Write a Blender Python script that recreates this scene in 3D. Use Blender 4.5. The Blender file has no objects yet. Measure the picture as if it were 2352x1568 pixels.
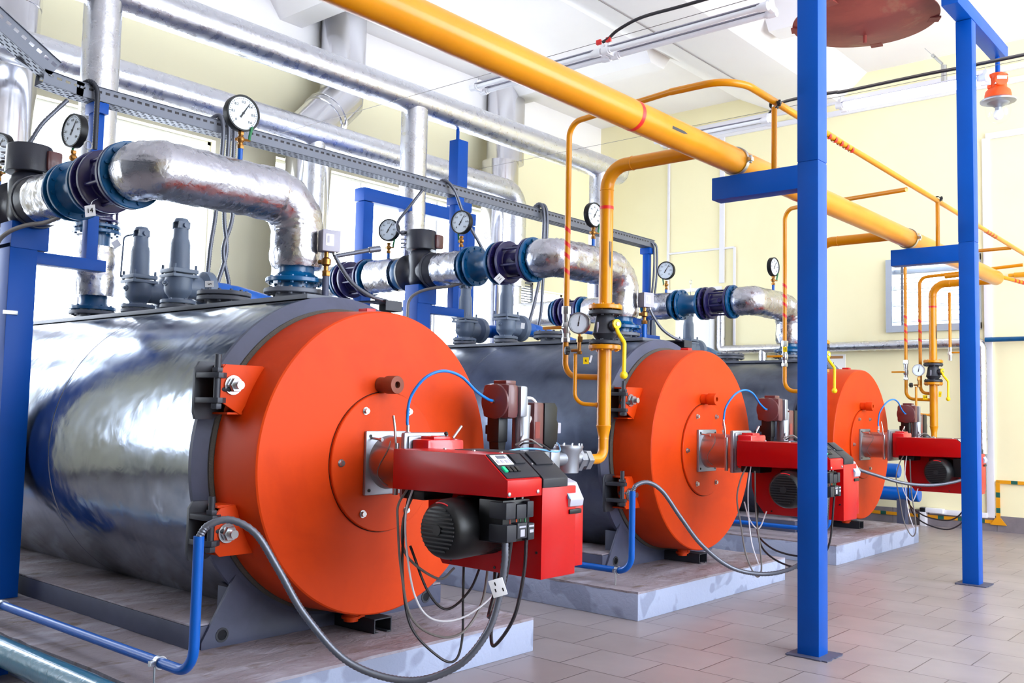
import bpy, bmesh, math, random
from mathutils import Vector, Matrix
random.seed(7)
scene = bpy.context.scene
col = scene.collection
S = 3.2296            # spacing of the boilers along Y
HC = 1.037            # height of the boiler axis
PT = 0.179            # plinth top
PI = math.pi

# ------------------------------------------------------------------ camera
CAM = Vector((3.5975, -3.2294, 1.3087))
YAW, PITCH, ROLL, F = 2.27992, 0.07135, 0.02138, 2186.0
fw = Vector((math.cos(YAW)*math.cos(PITCH), math.sin(YAW)*math.cos(PITCH), math.sin(PITCH)))
rt = Vector((math.sin(YAW), -math.cos(YAW), 0))
up = rt.cross(fw)
RT = math.cos(ROLL)*rt + math.sin(ROLL)*up
UP = -math.sin(ROLL)*rt + math.cos(ROLL)*up
cam_data = bpy.data.cameras.new('camera')
cam_data.sensor_width = 36
cam_data.lens = F/2352*36
cam_data.clip_start = 0.05
cam = bpy.data.objects.new('camera', cam_data)
col.objects.link(cam)
M = Matrix.Identity(4)
for i in range(3):
    M[i][0] = RT[i]; M[i][1] = UP[i]; M[i][2] = -fw[i]; M[i][3] = CAM[i]
cam.matrix_world = M
scene.camera = cam

def P(px, py, X=None, Y=None, Z=None):
    """point seen at pixel (px,py) of the 2352x1568 frame on a known world plane"""
    d = RT*((px-1176)/F) + UP*(-(py-784)/F) + fw
    if X is not None: t = (X-CAM.x)/d.x
    elif Y is not None: t = (Y-CAM.y)/d.y
    else: t = (Z-CAM.z)/d.z
    return CAM + d*t

# ------------------------------------------------------------------ materials
def lin(c):
    return tuple(((x/255)/12.92 if x/255 <= 0.04045 else ((x/255+0.055)/1.055)**2.4) for x in c)

def mat(name, rgb, rough=0.5, metal=0.0, bump=None, var=None, var2=None, coat=0.0, emit=None, trans=0.0, spec=0.5, stretch=None, rvar=None):
    m = bpy.data.materials.new(name); m.use_nodes = True
    nt = m.node_tree; b = nt.nodes['Principled BSDF']
    c = lin(rgb) + (1,)
    b.inputs['Base Color'].default_value = c
    b.inputs['Roughness'].default_value = rough
    b.inputs['Metallic'].default_value = metal
    b.inputs['Specular IOR Level'].default_value = spec
    if coat: b.inputs['Coat Weight'].default_value = coat; b.inputs['Coat Roughness'].default_value = 0.08
    if trans: b.inputs['Transmission Weight'].default_value = trans
    if emit: b.inputs['Emission Color'].default_value = c; b.inputs['Emission Strength'].default_value = emit
    tc = None
    def coord():
        nonlocal tc
        if tc is None:
            g = nt.nodes.new('ShaderNodeNewGeometry')
            tc = nt.nodes.new('ShaderNodeMapping')
            nt.links.new(g.outputs['Position'], tc.inputs['Vector'])
            if stretch: tc.inputs['Scale'].default_value = stretch
        return tc.outputs['Vector']
    def noise(scale, detail=4, rgh=0.55, dist=0.0):
        n = nt.nodes.new('ShaderNodeTexNoise')
        n.inputs['Scale'].default_value = scale; n.inputs['Detail'].default_value = detail
        n.inputs['Roughness'].default_value = rgh; n.inputs['Distortion'].default_value = dist
        nt.links.new(coord(), n.inputs['Vector'])
        return n.outputs['Fac']
    colsock = None
    for v in (var, var2):                       # (scale, rgb, low, high, detail)
        if not v: continue
        r = nt.nodes.new('ShaderNodeMapRange')
        r.inputs['From Min'].default_value = v[2]; r.inputs['From Max'].default_value = v[3]
        nt.links.new(noise(v[0], v[4] if len(v) > 4 else 5, 0.6, 0.4), r.inputs['Value'])
        mx = nt.nodes.new('ShaderNodeMix'); mx.data_type = 'RGBA'
        if colsock is None: mx.inputs[6].default_value = c
        else: nt.links.new(colsock, mx.inputs[6])
        mx.inputs[7].default_value = lin(v[1]) + (1,)
        nt.links.new(r.outputs['Result'], mx.inputs[0])
        colsock = mx.outputs[2]
    if colsock: nt.links.new(colsock, b.inputs['Base Color'])
    if rvar:
        r = nt.nodes.new('ShaderNodeMapRange')
        r.inputs['From Min'].default_value = 0.3; r.inputs['From Max'].default_value = 0.7
        r.inputs['To Min'].default_value = rvar[1]; r.inputs['To Max'].default_value = rvar[2]
        nt.links.new(noise(rvar[0], 4), r.inputs['Value']); nt.links.new(r.outputs['Result'], b.inputs['Roughness'])
    if bump:
        h = None
        prev = None
        for sc, st, ds in (bump if isinstance(bump, list) else [bump]):
            bp = nt.nodes.new('ShaderNodeBump')
            bp.inputs['Strength'].default_value = st; bp.inputs['Distance'].default_value = ds
            nt.links.new(noise(sc, 3, 0.6, 0.6), bp.inputs['Height'])
            if prev: nt.links.new(prev, bp.inputs['Normal'])
            prev = bp.outputs['Normal']
        nt.links.new(prev, b.inputs['Normal'])
    m.diffuse_color = c
    return m

K = {}
K['orange'] = mat('orange_paint', (208, 62, 4), 0.5, spec=.2, var=(2.2, (192, 54, 4), .45, .7), bump=(60, .06, .002))
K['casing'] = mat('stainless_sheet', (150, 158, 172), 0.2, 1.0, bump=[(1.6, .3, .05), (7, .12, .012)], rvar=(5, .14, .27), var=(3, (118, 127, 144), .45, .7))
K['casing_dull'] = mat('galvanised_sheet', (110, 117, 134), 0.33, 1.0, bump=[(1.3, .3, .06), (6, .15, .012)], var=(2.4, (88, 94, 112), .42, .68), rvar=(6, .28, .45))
K['greypaint'] = mat('grey_paint', (70, 74, 98), 0.55, var=(4, (60, 64, 84), .45, .7))
K['darkgrey'] = mat('dark_grey_steel', (54, 56, 64), 0.5, 0.3)
K['gasket'] = mat('rope_gasket', (84, 78, 72), 0.9, bump=(90, .6, .01))
K['steel'] = mat('zinc_steel', (188, 190, 194), 0.3, 1.0, bump=(30, .1, .003))
K['castalu'] = mat('cast_aluminium', (158, 162, 172), 0.42, 0.85, bump=(70, .15, .002))
K['necksteel'] = mat('burner_tube_steel', (170, 160, 158), 0.3, 1.0)
K['blue'] = mat('blue_enamel', (0, 76, 170), 0.42, spec=.2, bump=(25, .05, .003), var=(1.5, (0, 70, 158), .45, .7))
K['bluelight'] = mat('blue_pipe_enamel', (0, 88, 182), 0.32, spec=.4)
K['teal'] = mat('teal_enamel', (0, 84, 136), 0.3, coat=0.1, bump=(30, .1, .003), var=(6, (0, 68, 112), .45, .7))
K['tealpipe'] = mat('teal_pipe_enamel', (0, 104, 140), 0.3, coat=0.5, bump=(18, .35, .01))
K['purple'] = mat('purple_blue_enamel', (34, 29, 86), 0.3, coat=0.15)
K['yellow'] = mat('yellow_gas_paint', (212, 136, 0), 0.28, spec=.4, var=(3, (204, 128, 0), .4, .7), bump=(20, .05, .003))
K['brightyellow'] = mat('bright_yellow', (250, 212, 0), 0.4)
K['redband'] = mat('red_band_paint', (214, 24, 22), 0.4)
K['black'] = mat('black_marking', (24, 24, 26), 0.5)
K['rubber'] = mat('black_plastic', (9, 9, 12), 0.4, spec=.35)
K['panel'] = mat('charcoal_plastic', (34, 35, 43), 0.5, spec=.35)
K['burnerred'] = mat('burner_red_paint', (178, 0, 4), 0.3, spec=.3, bump=(40, .03, .001))
K['maroon'] = mat('maroon_plastic', (96, 50, 52), 0.35, coat=0.2)
K['foil'] = mat('aluminium_foil', (190, 190, 198), 0.24, 1.0, bump=[(5, .4, .03), (26, .22, .010)], rvar=(14, .18, .36))
K['foilsmooth'] = mat('aluminium_foil_wrap', (214, 215, 222), 0.28, 1.0, bump=[(5, .25, .02), (60, .25, .006)], rvar=(14, .22, .38))
K['flue'] = mat('bright_flue_steel', (214, 214, 220), 0.16, 1.0, bump=(2.2, .12, .03))
K['tray'] = mat('galvanised_tray', (112, 116, 128), 0.5, 0.4)
K['valvegrey'] = mat('grey_valve_enamel', (104, 118, 140), 0.42, bump=(60, .2, .003))
K['flangegrey'] = mat('grey_flange_paint', (98, 102, 114), 0.5, bump=(50, .15, .003))
K['pumpblack'] = mat('black_pump_shell', (44, 46, 58), 0.38, bump=(80, .25, .003))
K['redoxide'] = mat('red_oxide', (132, 46, 38), 0.5)
K['brass'] = mat('brass', (160, 112, 58), 0.34, 0.9)
K['green'] = mat('green_plastic', (20, 120, 70), 0.4)
K['dial'] = mat('dial_white', (232, 238, 242), 0.35)
K['glass'] = mat('clear_glass', (255, 255, 255), 0.03, trans=1.0)
K['white'] = mat('white_plastic', (236, 236, 240), 0.45)
K['tagwhite'] = mat('tag_white', (240, 240, 244), 0.5)
K['pvc'] = mat('white_trunking', (232, 230, 238), 0.5)
K['conduit'] = mat('metal_conduit', (104, 107, 118), 0.4, 0.6)
K['greycable'] = mat('grey_cable', (120, 114, 112), 0.5)
K['blackcable'] = mat('black_cable', (34, 30, 36), 0.45)
K['bluetube'] = mat('blue_tube', (18, 122, 214), 0.35)
K['paleorange'] = mat('lamp_orange', (238, 84, 24), 0.4)
K['brownsight'] = mat('brown_heat_paint', (128, 58, 34), 0.55)
K['rust'] = mat('rust_paint', (140, 58, 46), 0.6, var=(1.6, (118, 40, 36), .42, .6), var2=(2.2, (150, 112, 84), .60, .8))
K['concrete'] = mat('painted_concrete_top', (136, 126, 134), 0.75, var=(2.5, (170, 166, 180), .5, .68, 8), var2=(7, (104, 86, 76), .55, .72, 8), bump=[(14, .5, .02), (60, .3, .004)], stretch=(1.6, .7, 1))
K['concreteside'] = mat('painted_concrete_side', (156, 165, 192), 0.7, var=(3.5, (134, 142, 168), .54, .58, 2), var2=(9, (138, 136, 142), .68, .78, 6), bump=(20, .35, .01))
K['wall'] = mat('cream_wall_paint', (250, 241, 200), 0.7, var=(0.8, (247, 237, 194), .4, .7), bump=(30, .06, .003))
K['wall_lit'] = mat('cream_wall_paint_lit', (255, 248, 214), 0.7, bump=(30, .06, .003))  # brighter copy of the cream wall paint, missing light put into the colour
K['frontwall'] = mat('front_wall_darkened', (96, 98, 104), 0.8)  # unseen wall behind the camera, shade put into its colour to cut bounce
K['ceiling'] = mat('white_ceiling_paint', (250, 247, 248), 0.8, var=(0.7, (246, 242, 244), .4, .7))
K['seam'] = mat('seam_dirt', (150, 144, 144), 0.8)
K['base_tile'] = mat('grey_base_tile', (134, 126, 132), 0.35, var=(6, (122, 114, 120), .4, .7))
K['tube_on'] = mat('tube_lit', (250, 252, 255), 0.4, emit=6.0)
K['tube_off'] = mat('tube_unlit', (244, 246, 250), 0.25)
K['paper'] = mat('notice_paper', (246, 244, 240), 0.6)
K['brown'] = mat('brown_board', (178, 124, 70), 0.5)
K['hazgreen'] = mat('hazard_green', (28, 96, 84), 0.45)
K['hazyellow'] = mat('hazard_yellow', (232, 156, 14), 0.45)
K['greenlit'] = mat('green_switch', (20, 170, 120), 0.3, emit=0.4)
K['silvergrey'] = mat('silver_grey_box', (168, 166, 180), 0.5)
K['redtint'] = mat('red_cover', (206, 14, 30), 0.25, coat=.3)
K['opalblue'] = mat('pale_blue_lens', (110, 170, 220), 0.2)
K['lframe'] = mat('louvre_frame', (176, 184, 198), 0.4, 0.4)
K['awning'] = mat('pale_slat_aluminium', (206, 214, 226), 0.35, 0.5)

def floor_material():
    m = bpy.data.materials.new('floor_tiles'); m.use_nodes = True
    nt = m.node_tree; b = nt.nodes['Principled BSDF']; N = nt.nodes.new; L = nt.links.new
    g = N('ShaderNodeNewGeometry'); mp = N('ShaderNodeMapping')
    mp.inputs['Location'].default_value = (-1.51, -2.325, 0)
    L(g.outputs['Position'], mp.inputs['Vector'])
    br = N('ShaderNodeTexBrick'); L(mp.outputs['Vector'], br.inputs['Vector'])
    br.offset = 0.5; br.squash = 1.0
    br.inputs['Color1'].default_value = lin((150, 141, 143)) + (1,)
    br.inputs['Color2'].default_value = lin((142, 132, 133)) + (1,)
    br.inputs['Mortar'].default_value = lin((74, 64, 64)) + (1,)
    br.inputs['Scale'].default_value = 1
    br.inputs['Mortar Size'].default_value = 0.0035
    br.inputs['Mortar Smooth'].default_value = 0.2
    br.inputs['Brick Width'].default_value = 0.398
    br.inputs['Row Height'].default_value = 0.382
    n = N('ShaderNodeTexNoise'); n.inputs['Scale'].default_value = 2.2; n.inputs['Detail'].default_value = 6
    L(g.outputs['Position'], n.inputs['Vector'])
    r = N('ShaderNodeMapRange'); r.inputs['From Min'].default_value = .35; r.inputs['From Max'].default_value = .7
    r.inputs['To Max'].default_value = .45
    L(n.outputs['Fac'], r.inputs['Value'])
    mx = N('ShaderNodeMix'); mx.data_type = 'RGBA'
    L(br.outputs['Color'], mx.inputs[6]); mx.inputs[7].default_value = lin((128, 119, 120)) + (1,)
    L(r.outputs['Result'], mx.inputs[0]); L(mx.outputs[2], b.inputs['Base Color'])
    r2 = N('ShaderNodeMapRange'); r2.inputs['To Min'].default_value = .26; r2.inputs['To Max'].default_value = .42; b.inputs['Specular IOR Level'].default_value = .3
    L(n.outputs['Fac'], r2.inputs['Value']); L(r2.outputs['Result'], b.inputs['Roughness'])
    bp = N('ShaderNodeBump'); bp.inputs['Strength'].default_value = .5; bp.inputs['Distance'].default_value = .003
    iv = N('ShaderNodeMath'); iv.operation = 'SUBTRACT'; iv.inputs[0].default_value = 1
    L(br.outputs['Fac'], iv.inputs[1]); L(iv.outputs[0], bp.inputs['Height']); L(bp.outputs['Normal'], b.inputs['Normal'])
    return m
K['floor'] = floor_material()

def pane_material():
    m = bpy.data.materials.new('window_glass'); m.use_nodes = True
    nt = m.node_tree; nt.nodes.clear()
    o = nt.nodes.new('ShaderNodeOutputMaterial'); mx = nt.nodes.new('ShaderNodeMixShader')
    t = nt.nodes.new('ShaderNodeBsdfTransparent'); g = nt.nodes.new('ShaderNodeBsdfGlossy'); fr = nt.nodes.new('ShaderNodeFresnel')
    g.inputs['Roughness'].default_value = .02; fr.inputs['IOR'].default_value = 1.3
    t.inputs['Color'].default_value = (.97, .98, 1, 1)
    gg = nt.nodes.new('ShaderNodeNewGeometry'); sb = nt.nodes.new('ShaderNodeMath'); sb.operation = 'SUBTRACT'; sb.inputs[0].default_value = 1; ml = nt.nodes.new('ShaderNodeMath'); ml.operation = 'MULTIPLY'
    nt.links.new(gg.outputs['Backfacing'], sb.inputs[1]); nt.links.new(sb.outputs[0], ml.inputs[0]); nt.links.new(fr.outputs[0], ml.inputs[1]); nt.links.new(ml.outputs[0], mx.inputs[0]); nt.links.new(t.outputs[0], mx.inputs[1]); nt.links.new(g.outputs[0], mx.inputs[2])
    nt.links.new(mx.outputs[0], o.inputs[0])
    return m
K['pane'] = pane_material()

# ------------------------------------------------------------------ geometry builder
def frame_of(d):
    d = d.normalized()
    a = Vector((0, 0, 1)) if abs(d.z) < .9 else Vector((1, 0, 0))
    u = d.cross(a).normalized()
    return u, d.cross(u).normalized()

class B:
    def __init__(s): s.v = []; s.f = []
    def add(s, vs, fs):
        o = len(s.v); s.v += [Vector(v) for v in vs]; s.f += [tuple(i+o for i in f) for f in fs]; return s
    def box(s, x0, x1, y0, y1, z0, z1, bev=0.0, rot=None, piv=None):
        x0, x1 = min(x0, x1), max(x0, x1); y0, y1 = min(y0, y1), max(y0, y1); z0, z1 = min(z0, z1), max(z0, z1)
        if bev > 0:
            bm = bmesh.new(); bmesh.ops.create_cube(bm, size=1)
            for v in bm.verts: v.co = Vector(((x0+x1)/2+v.co.x*(x1-x0), (y0+y1)/2+v.co.y*(y1-y0), (z0+z1)/2+v.co.z*(z1-z0)))
            bmesh.ops.bevel(bm, geom=list(bm.edges), offset=bev, segments=2, affect='EDGES', profile=.6)
            bm.verts.ensure_lookup_table()
            vs = [v.co.copy() for v in bm.verts]; fs = [[v.index for v in f.verts] for f in bm.faces]
            bm.free()
        else:
            vs = [Vector((x, y, z)) for x in (x0, x1) for y in (y0, y1) for z in (z0, z1)]
            fs = [(0, 1, 3, 2), (4, 6, 7, 5), (0, 4, 5, 1), (2, 3, 7, 6), (0, 2, 6, 4), (1, 5, 7, 3)]
        if rot is not None:
            pv = Vector(piv) if piv else Vector(((x0+x1)/2, (y0+y1)/2, (z0+z1)/2))
            vs = [rot @ (v-pv) + pv for v in vs]
        return s.add(vs, fs)
    def loft(s, rings, cap=True, closed=False):
        n = len(rings[0]); vs = [p for r in rings for p in r]; fs = []
        m = len(rings)
        for i in range(m if closed else m-1):
            for j in range(n):
                a = i*n+j; b = i*n+(j+1) % n; c = ((i+1) % m)*n+(j+1) % n; d = ((i+1) % m)*n+j
                fs.append((a, b, c, d))
        if cap and not closed:
            fs.append(tuple(reversed(range(n)))); fs.append(tuple(range((m-1)*n, m*n)))
        return s.add(vs, fs)
    def lathe(s, o, d, prof, n=32, cap=True):
        """prof: (distance along d, radius)"""
        o = Vector(o); d = Vector(d).normalized(); u, w = frame_of(d)
        rings = []
        for t, r in prof:
            r = max(r, 1e-4)
            rings.append([o+d*t+(u*math.cos(2*PI*j/n)+w*math.sin(2*PI*j/n))*r for j in range(n)])
        return s.loft(rings, cap)
    def cyl(s, a, b, r, r2=None, n=24):
        a = Vector(a); b = Vector(b); L = (b-a).length
        return s.lathe(a, b-a, [(0, r), (L, r if r2 is None else r2)], n)
    def tube(s, pts, r, n=12, cap=True, wob=0.0, rr=None):
        pts = [Vector(p) for p in pts]
        T = []
        for i in range(len(pts)):
            a = pts[max(i-1, 0)]; b = pts[min(i+1, len(pts)-1)]
            T.append((b-a).normalized())
        u, w = frame_of(T[0]); rings = []
        for i, p in enumerate(pts):
            u = (u - T[i]*u.dot(T[i])).normalized(); w = T[i].cross(u)
            q = (rr[i] if rr else r)
            rings.append([p+(u*math.cos(2*PI*j/n)+w*math.sin(2*PI*j/n))*q*(1+(random.uniform(-wob, wob) if wob else 0)) for j in range(n)])
        return s.loft(rings, cap)
    def flange(s, o, d, r, t, nb=8, rb=None, bolt=.011, hole=None):
        """round plate with bolt heads on both faces"""
        o = Vector(o); d = Vector(d).normalized(); u, w = frame_of(d)
        s.lathe(o, d, [(0, r-.004), (.004, r), (t-.004, r), (t, r-.004)], 40)
        rb = rb or r*.82
        for k in range(nb):
            a = 2*PI*(k+.5)/nb; c = o+(u*math.cos(a)+w*math.sin(a))*rb
            s.lathe(c-d*bolt*.9, d, [(0, bolt), (t+bolt*1.8, bolt)], 6)
        return s
    def prism(s, poly, a0, a1, axis):
        """poly of 2D points extruded along axis 'x','y','z' between a0 and a1"""
        def mk(p, a):
            return {'x': (a, p[0], p[1]), 'y': (p[0], a, p[1]), 'z': (p[0], p[1], a)}[axis]
        n = len(poly)
        vs = [mk(p, a0) for p in poly]+[mk(p, a1) for p in poly]
        fs = [tuple(range(n)), tuple(reversed(range(n, 2*n)))]+[(i, i+n, (i+1) % n+n, (i+1) % n) for i in range(n)]
        return s.add(vs, fs)
    def sphere(s, c, r, n=16, sz=1.0):
        return s.lathe(Vector(c)-Vector((0, 0, r*sz)), (0, 0, 1), [(r*sz*(1-math.cos(PI*i/n)), r*math.sin(PI*i/n)) for i in range(n+1)], n*2)
    def hexa(s, o, d, r, t):
        return s.lathe(o, d, [(0, r*.94), (t*.12, r), (t*.88, r), (t, r*.94)], 6)
    def build(s, name, m, parent=None, label=None, bevel=0.0, smooth=38, kind=None):
        me = bpy.data.meshes.new(name)
        org = Vector((0, 0, 0))
        p = parent
        while p is not None:
            org += Vector(p.location); p = p.parent
        me.from_pydata([v-org for v in s.v], [], s.f)
        me.update()
        bm = bmesh.new(); bm.from_mesh(me)
        bmesh.ops.recalc_face_normals(bm, faces=bm.faces)
        if bevel:
            es = [e for e in bm.edges if len(e.link_faces) == 2 and e.calc_face_angle(0) > .6]
            bmesh.ops.bevel(bm, geom=es, offset=bevel, segments=2, affect='EDGES', profile=.6, clamp_overlap=True)
        for f in bm.faces: f.smooth = True
        bm.to_mesh(me); bm.free()
        me.set_sharp_from_angle(angle=math.radians(smooth))
        me.materials.append(m if not isinstance(m, str) else K[m])
        o = bpy.data.objects.new(name, me); col.objects.link(o)
        if parent is not None: o.parent = parent
        if label: o['label'] = label
        if kind: o['kind'] = kind
        return o

def thing(name, loc, label, cat, group=None):
    o = bpy.data.objects.new(name, None); o.empty_display_size = .1
    o.location = loc; col.objects.link(o)
    o['label'] = label; o['category'] = cat
    if group: o['group'] = group
    return o
def tag(o, label, cat, group=None):
    o['label'] = label; o['category'] = cat
    if group: o['group'] = group
    return o
def solo(bld, name, m, label, cat, group=None, **k):
    return tag(bld.build(name, m, **k), label, cat, group)
def struct(bld, name, m, parent=None, **k):
    return bld.build(name, m, parent, kind=None if parent else 'structure', **k)
def copy_tree(o, parent=None):
    c = o.copy(); col.objects.link(c); c.parent = parent
    for ch in list(o.children): copy_tree(ch, c)
    return c
def dup(o, dy=0.0, label=None, dx=0.0):
    c = copy_tree(o); c.location = Vector(o.location)+Vector((dx, dy, 0))
    if label: c['label'] = label
    return c
def child(o, name):
    for c in o.children:
        if c.name.split('.')[0] == name: return c

def fillet(pts, r, n=8):
    """round the corners of a polyline; r number or list per inner corner"""
    pts = [Vector(p) for p in pts]; out = [pts[0]]
    for i in range(1, len(pts)-1):
        a, b, c = pts[i-1], pts[i], pts[i+1]
        ri = r[i-1] if isinstance(r, (list, tuple)) else r
        u = (a-b).normalized(); v = (c-b).normalized()
        ang = u.angle(v); t = min(ri/math.tan(ang/2), (a-b).length*.499, (c-b).length*.499)
        rr = t*math.tan(ang/2)
        ctr = b+(u+v).normalized()*(rr/math.sin(ang/2))
        p0 = b+u*t; p1 = b+v*t
        w0 = p0-ctr; w1 = p1-ctr; th = w0.angle(w1); ax = w0.cross(w1).normalized()
        for k in range(n+1): out.append(ctr+Matrix.Rotation(th*k/n, 3, ax) @ w0)
    out.append(pts[-1]); return out
def resample(pts, step):
    out = [pts[0]]
    for a, b in zip(pts, pts[1:]):
        L = (b-a).length; m = max(1, int(L/step))
        for k in range(1, m+1): out.append(a+(b-a)*(k/m))
    return out
def smoothcurve(pts, n=10):
    pts = [Vector(p) for p in pts]; q = [pts[0]*2-pts[1]]+pts+[pts[-1]*2-pts[-2]]; out = []
    for i in range(1, len(q)-2):
        p0, p1, p2, p3 = q[i-1:i+3]
        for k in range(n):
            t = k/n
            out.append(.5*((2*p1)+(p2-p0)*t+(2*p0-5*p1+4*p2-p3)*t*t+(3*p1-p0-3*p2+p3)*t**3))
    out.append(pts[-1]); return out
def conduit_rings(pts, r, pitch=.012):
    """ribbed flexible conduit: radii alternate along the curve"""
    q = resample(pts, pitch/2); return q, [r*(1.0 if i % 2 else .86) for i in range(len(q))]

_font_cache = {}
def text(s, size, loc, rot, m, parent, name='numeral', depth=.0012):
    cu = bpy.data.curves.new('t', 'FONT'); cu.body = s; cu.size = size; cu.align_x = 'CENTER'; cu.align_y = 'CENTER'; cu.extrude = depth
    to = bpy.data.objects.new('t', cu); col.objects.link(to)
    bpy.context.view_layer.update()
    me = bpy.data.meshes.new_from_object(to.evaluated_get(bpy.context.evaluated_depsgraph_get()))
    bpy.data.objects.remove(to); bpy.data.curves.remove(cu)
    me.materials.clear(); me.materials.append(K[m])
    o = bpy.data.objects.new(name, me); col.objects.link(o)
    org = Vector((0, 0, 0)); p = parent
    while p is not None:
        org += Vector(p.location); p = p.parent
    me.transform(Matrix.Translation(Vector(loc)-org) @ rot.to_4x4())
    o.parent = parent
    return o
def facing(nrm, roll=0.0):
    """rotation whose local +Z points along nrm and +Y up"""
    z = Vector(nrm).normalized(); x = Vector((0, 0, 1)).cross(z)
    if x.length < 1e-3: x = Vector((1, 0, 0))
    x.normalize(); y = z.cross(x)
    R = Matrix((x, y, z)).transposed()
    return R @ Matrix.Rotation(roll, 3, 'Z')

XW, YW, XR, YB, ZC = -5.4, 9.1, 7.0, -8.0, 5.85

# ================================================================== SETTING
struct(B().box(XW-.3, XR+.3, YB-.3, YW+.3, -.1, 0), 'floor', 'floor')
struct(B().box(XW-.3, XR+.3, YB-.3, YW+.3, ZC, ZC+.15), 'ceiling', 'ceiling')

def wall_with_holes(name, axis, c0, c1, lo, hi, holes, m='wall'):
    """wall between c0..c1 thick; holes = (a0,a1,z0,z1) along the other axis"""
    b = B()
    def bx(a0, a1, z0, z1):
        if a1-a0 < 1e-4 or z1-z0 < 1e-4: return
        if axis == 'x': b.box(c0, c1, a0, a1, z0, z1)
        else: b.box(a0, a1, c0, c1, z0, z1)
    cur = lo
    for a0, a1, z0, z1 in sorted(holes):
        bx(cur, a0, 0, ZC); bx(a0, a1, 0, z0); bx(a0, a1, z1, ZC); cur = a1
    bx(cur, hi, 0, ZC)
    return struct(b, name, m)
LW = [(-6.2, -3.9, 1.3, 4.12), (-1.70, 2.30, .95, 4.12), (3.07, 7.10, .95, 4.12)]
RW = [(-1.6, 3.2, 1.0, 5.2), (4.0, 8.6, 1.0, 5.2)]
AW = (7.30, 8.55, 2.72, 3.12)
wall_with_holes('wall_left', 'x', XW-.3, XW, YB, YW, LW+[AW], 'wall_lit')
wall_with_holes('wall_right', 'x', XR, XR+.3, YB, YW, RW)
LV = (P(2046, 612, Y=YW).x, P(2046, 612, Y=YW).x+1.02, 2.44, 3.27)
wall_with_holes('wall_back', 'y', YW, YW+.3, XW, XR, [LV])
struct(B().box(XW, XR, YB-.3, YB, 0, ZC), 'wall_front', 'frontwall')

def window(n, axis, c, a0, a1, z0, z1, nx=3, nz=2):
    fr = B(); t = .036
    def bx(b, p0, p1, q0, q1, d0, d1):
        if axis == 'x': b.box(c+d0, c+d1, p0, p1, q0, q1)
        else: b.box(p0, p1, c+d0, c+d1, q0, q1)
    bx(fr, a0, a1, z0, z0+t, -.04, .04); bx(fr, a0, a1, z1-t, z1, -.04, .04)
    bx(fr, a0, a0+t, z0, z1, -.04, .04); bx(fr, a1-t, a1, z0, z1, -.04, .04)
    for i in range(1, nx): x = a0+(a1-a0)*i/nx; bx(fr, x-t/2, x+t/2, z0, z1, -.035, .035)
    for i in range(1, nz): z = z0+(z1-z0)*(.32+.68*(i-1)/max(1, nz-1)); bx(fr, a0, a1, z-t/2, z+t/2, -.03, .03)
    w = struct(fr, 'window_%d' % n, 'white')
    g = B(); bx(g, a0+t, a1-t, z0+t, z1-t, -.004, .004)
    g.build('glass', 'pane', w)
    return w
k = 1
for (a0, a1, z0, z1) in LW: window(k, 'x', XW-.14, a0, a1, z0, z1); k += 1
for (a0, a1, z0, z1) in RW: window(k, 'x', XR+.14, a0, a1, z0, z1, 4, 3); k += 1
window(k, 'x', XW-.14, AW[0], AW[1], AW[2], AW[3], 2, 1)

# baseboard of grey tiles along the back wall, ceiling girder and cross beams
b = B(); x = XW
while x < XR:
    b.box(x+.002, min(x+.398, XR), YW-.016, YW, 0, .185); x += .4
struct(b, 'baseboard_back', 'base_tile')
b = B(); y = YB
while y < YW-.02:
    b.box(XW, XW+.014, y+.002, min(y+.398, YW-.02), 0, .185); y += .4
struct(b, 'baseboard_left', 'base_tile')
struct(B().prism([(-2.74, ZC), (-2.1, 5.52), (-1.28, 5.52), (-.9, ZC)], YB, YW, 'y'), 'trim_1', 'ceiling')
struct(B().box(-1.965, -1.955, YB, YW, 5.512, 5.5205), 'trim_2', 'seam')
struct(B().box(XW, XW+.22, YB, YW, 5.34, ZC), 'trim_11', 'ceiling')
for i, (y0, y1) in enumerate([(-4.2, -3.9), (-.7, -.4), (2.9, 3.2), (6.5, 6.8)]):
    struct(B().prism([(y0-.2, ZC), (y0, 5.6), (y1, 5.6), (y1+.2, ZC)], XW, -2.6, 'x'), 'trim_%d' % (3+2*i), 'ceiling')
    struct(B().prism([(y0-.2, ZC), (y0, 5.6), (y1, 5.6), (y1+.2, ZC)], -1.05, XR, 'x'), 'trim_%d' % (4+2*i), 'ceiling')

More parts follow.
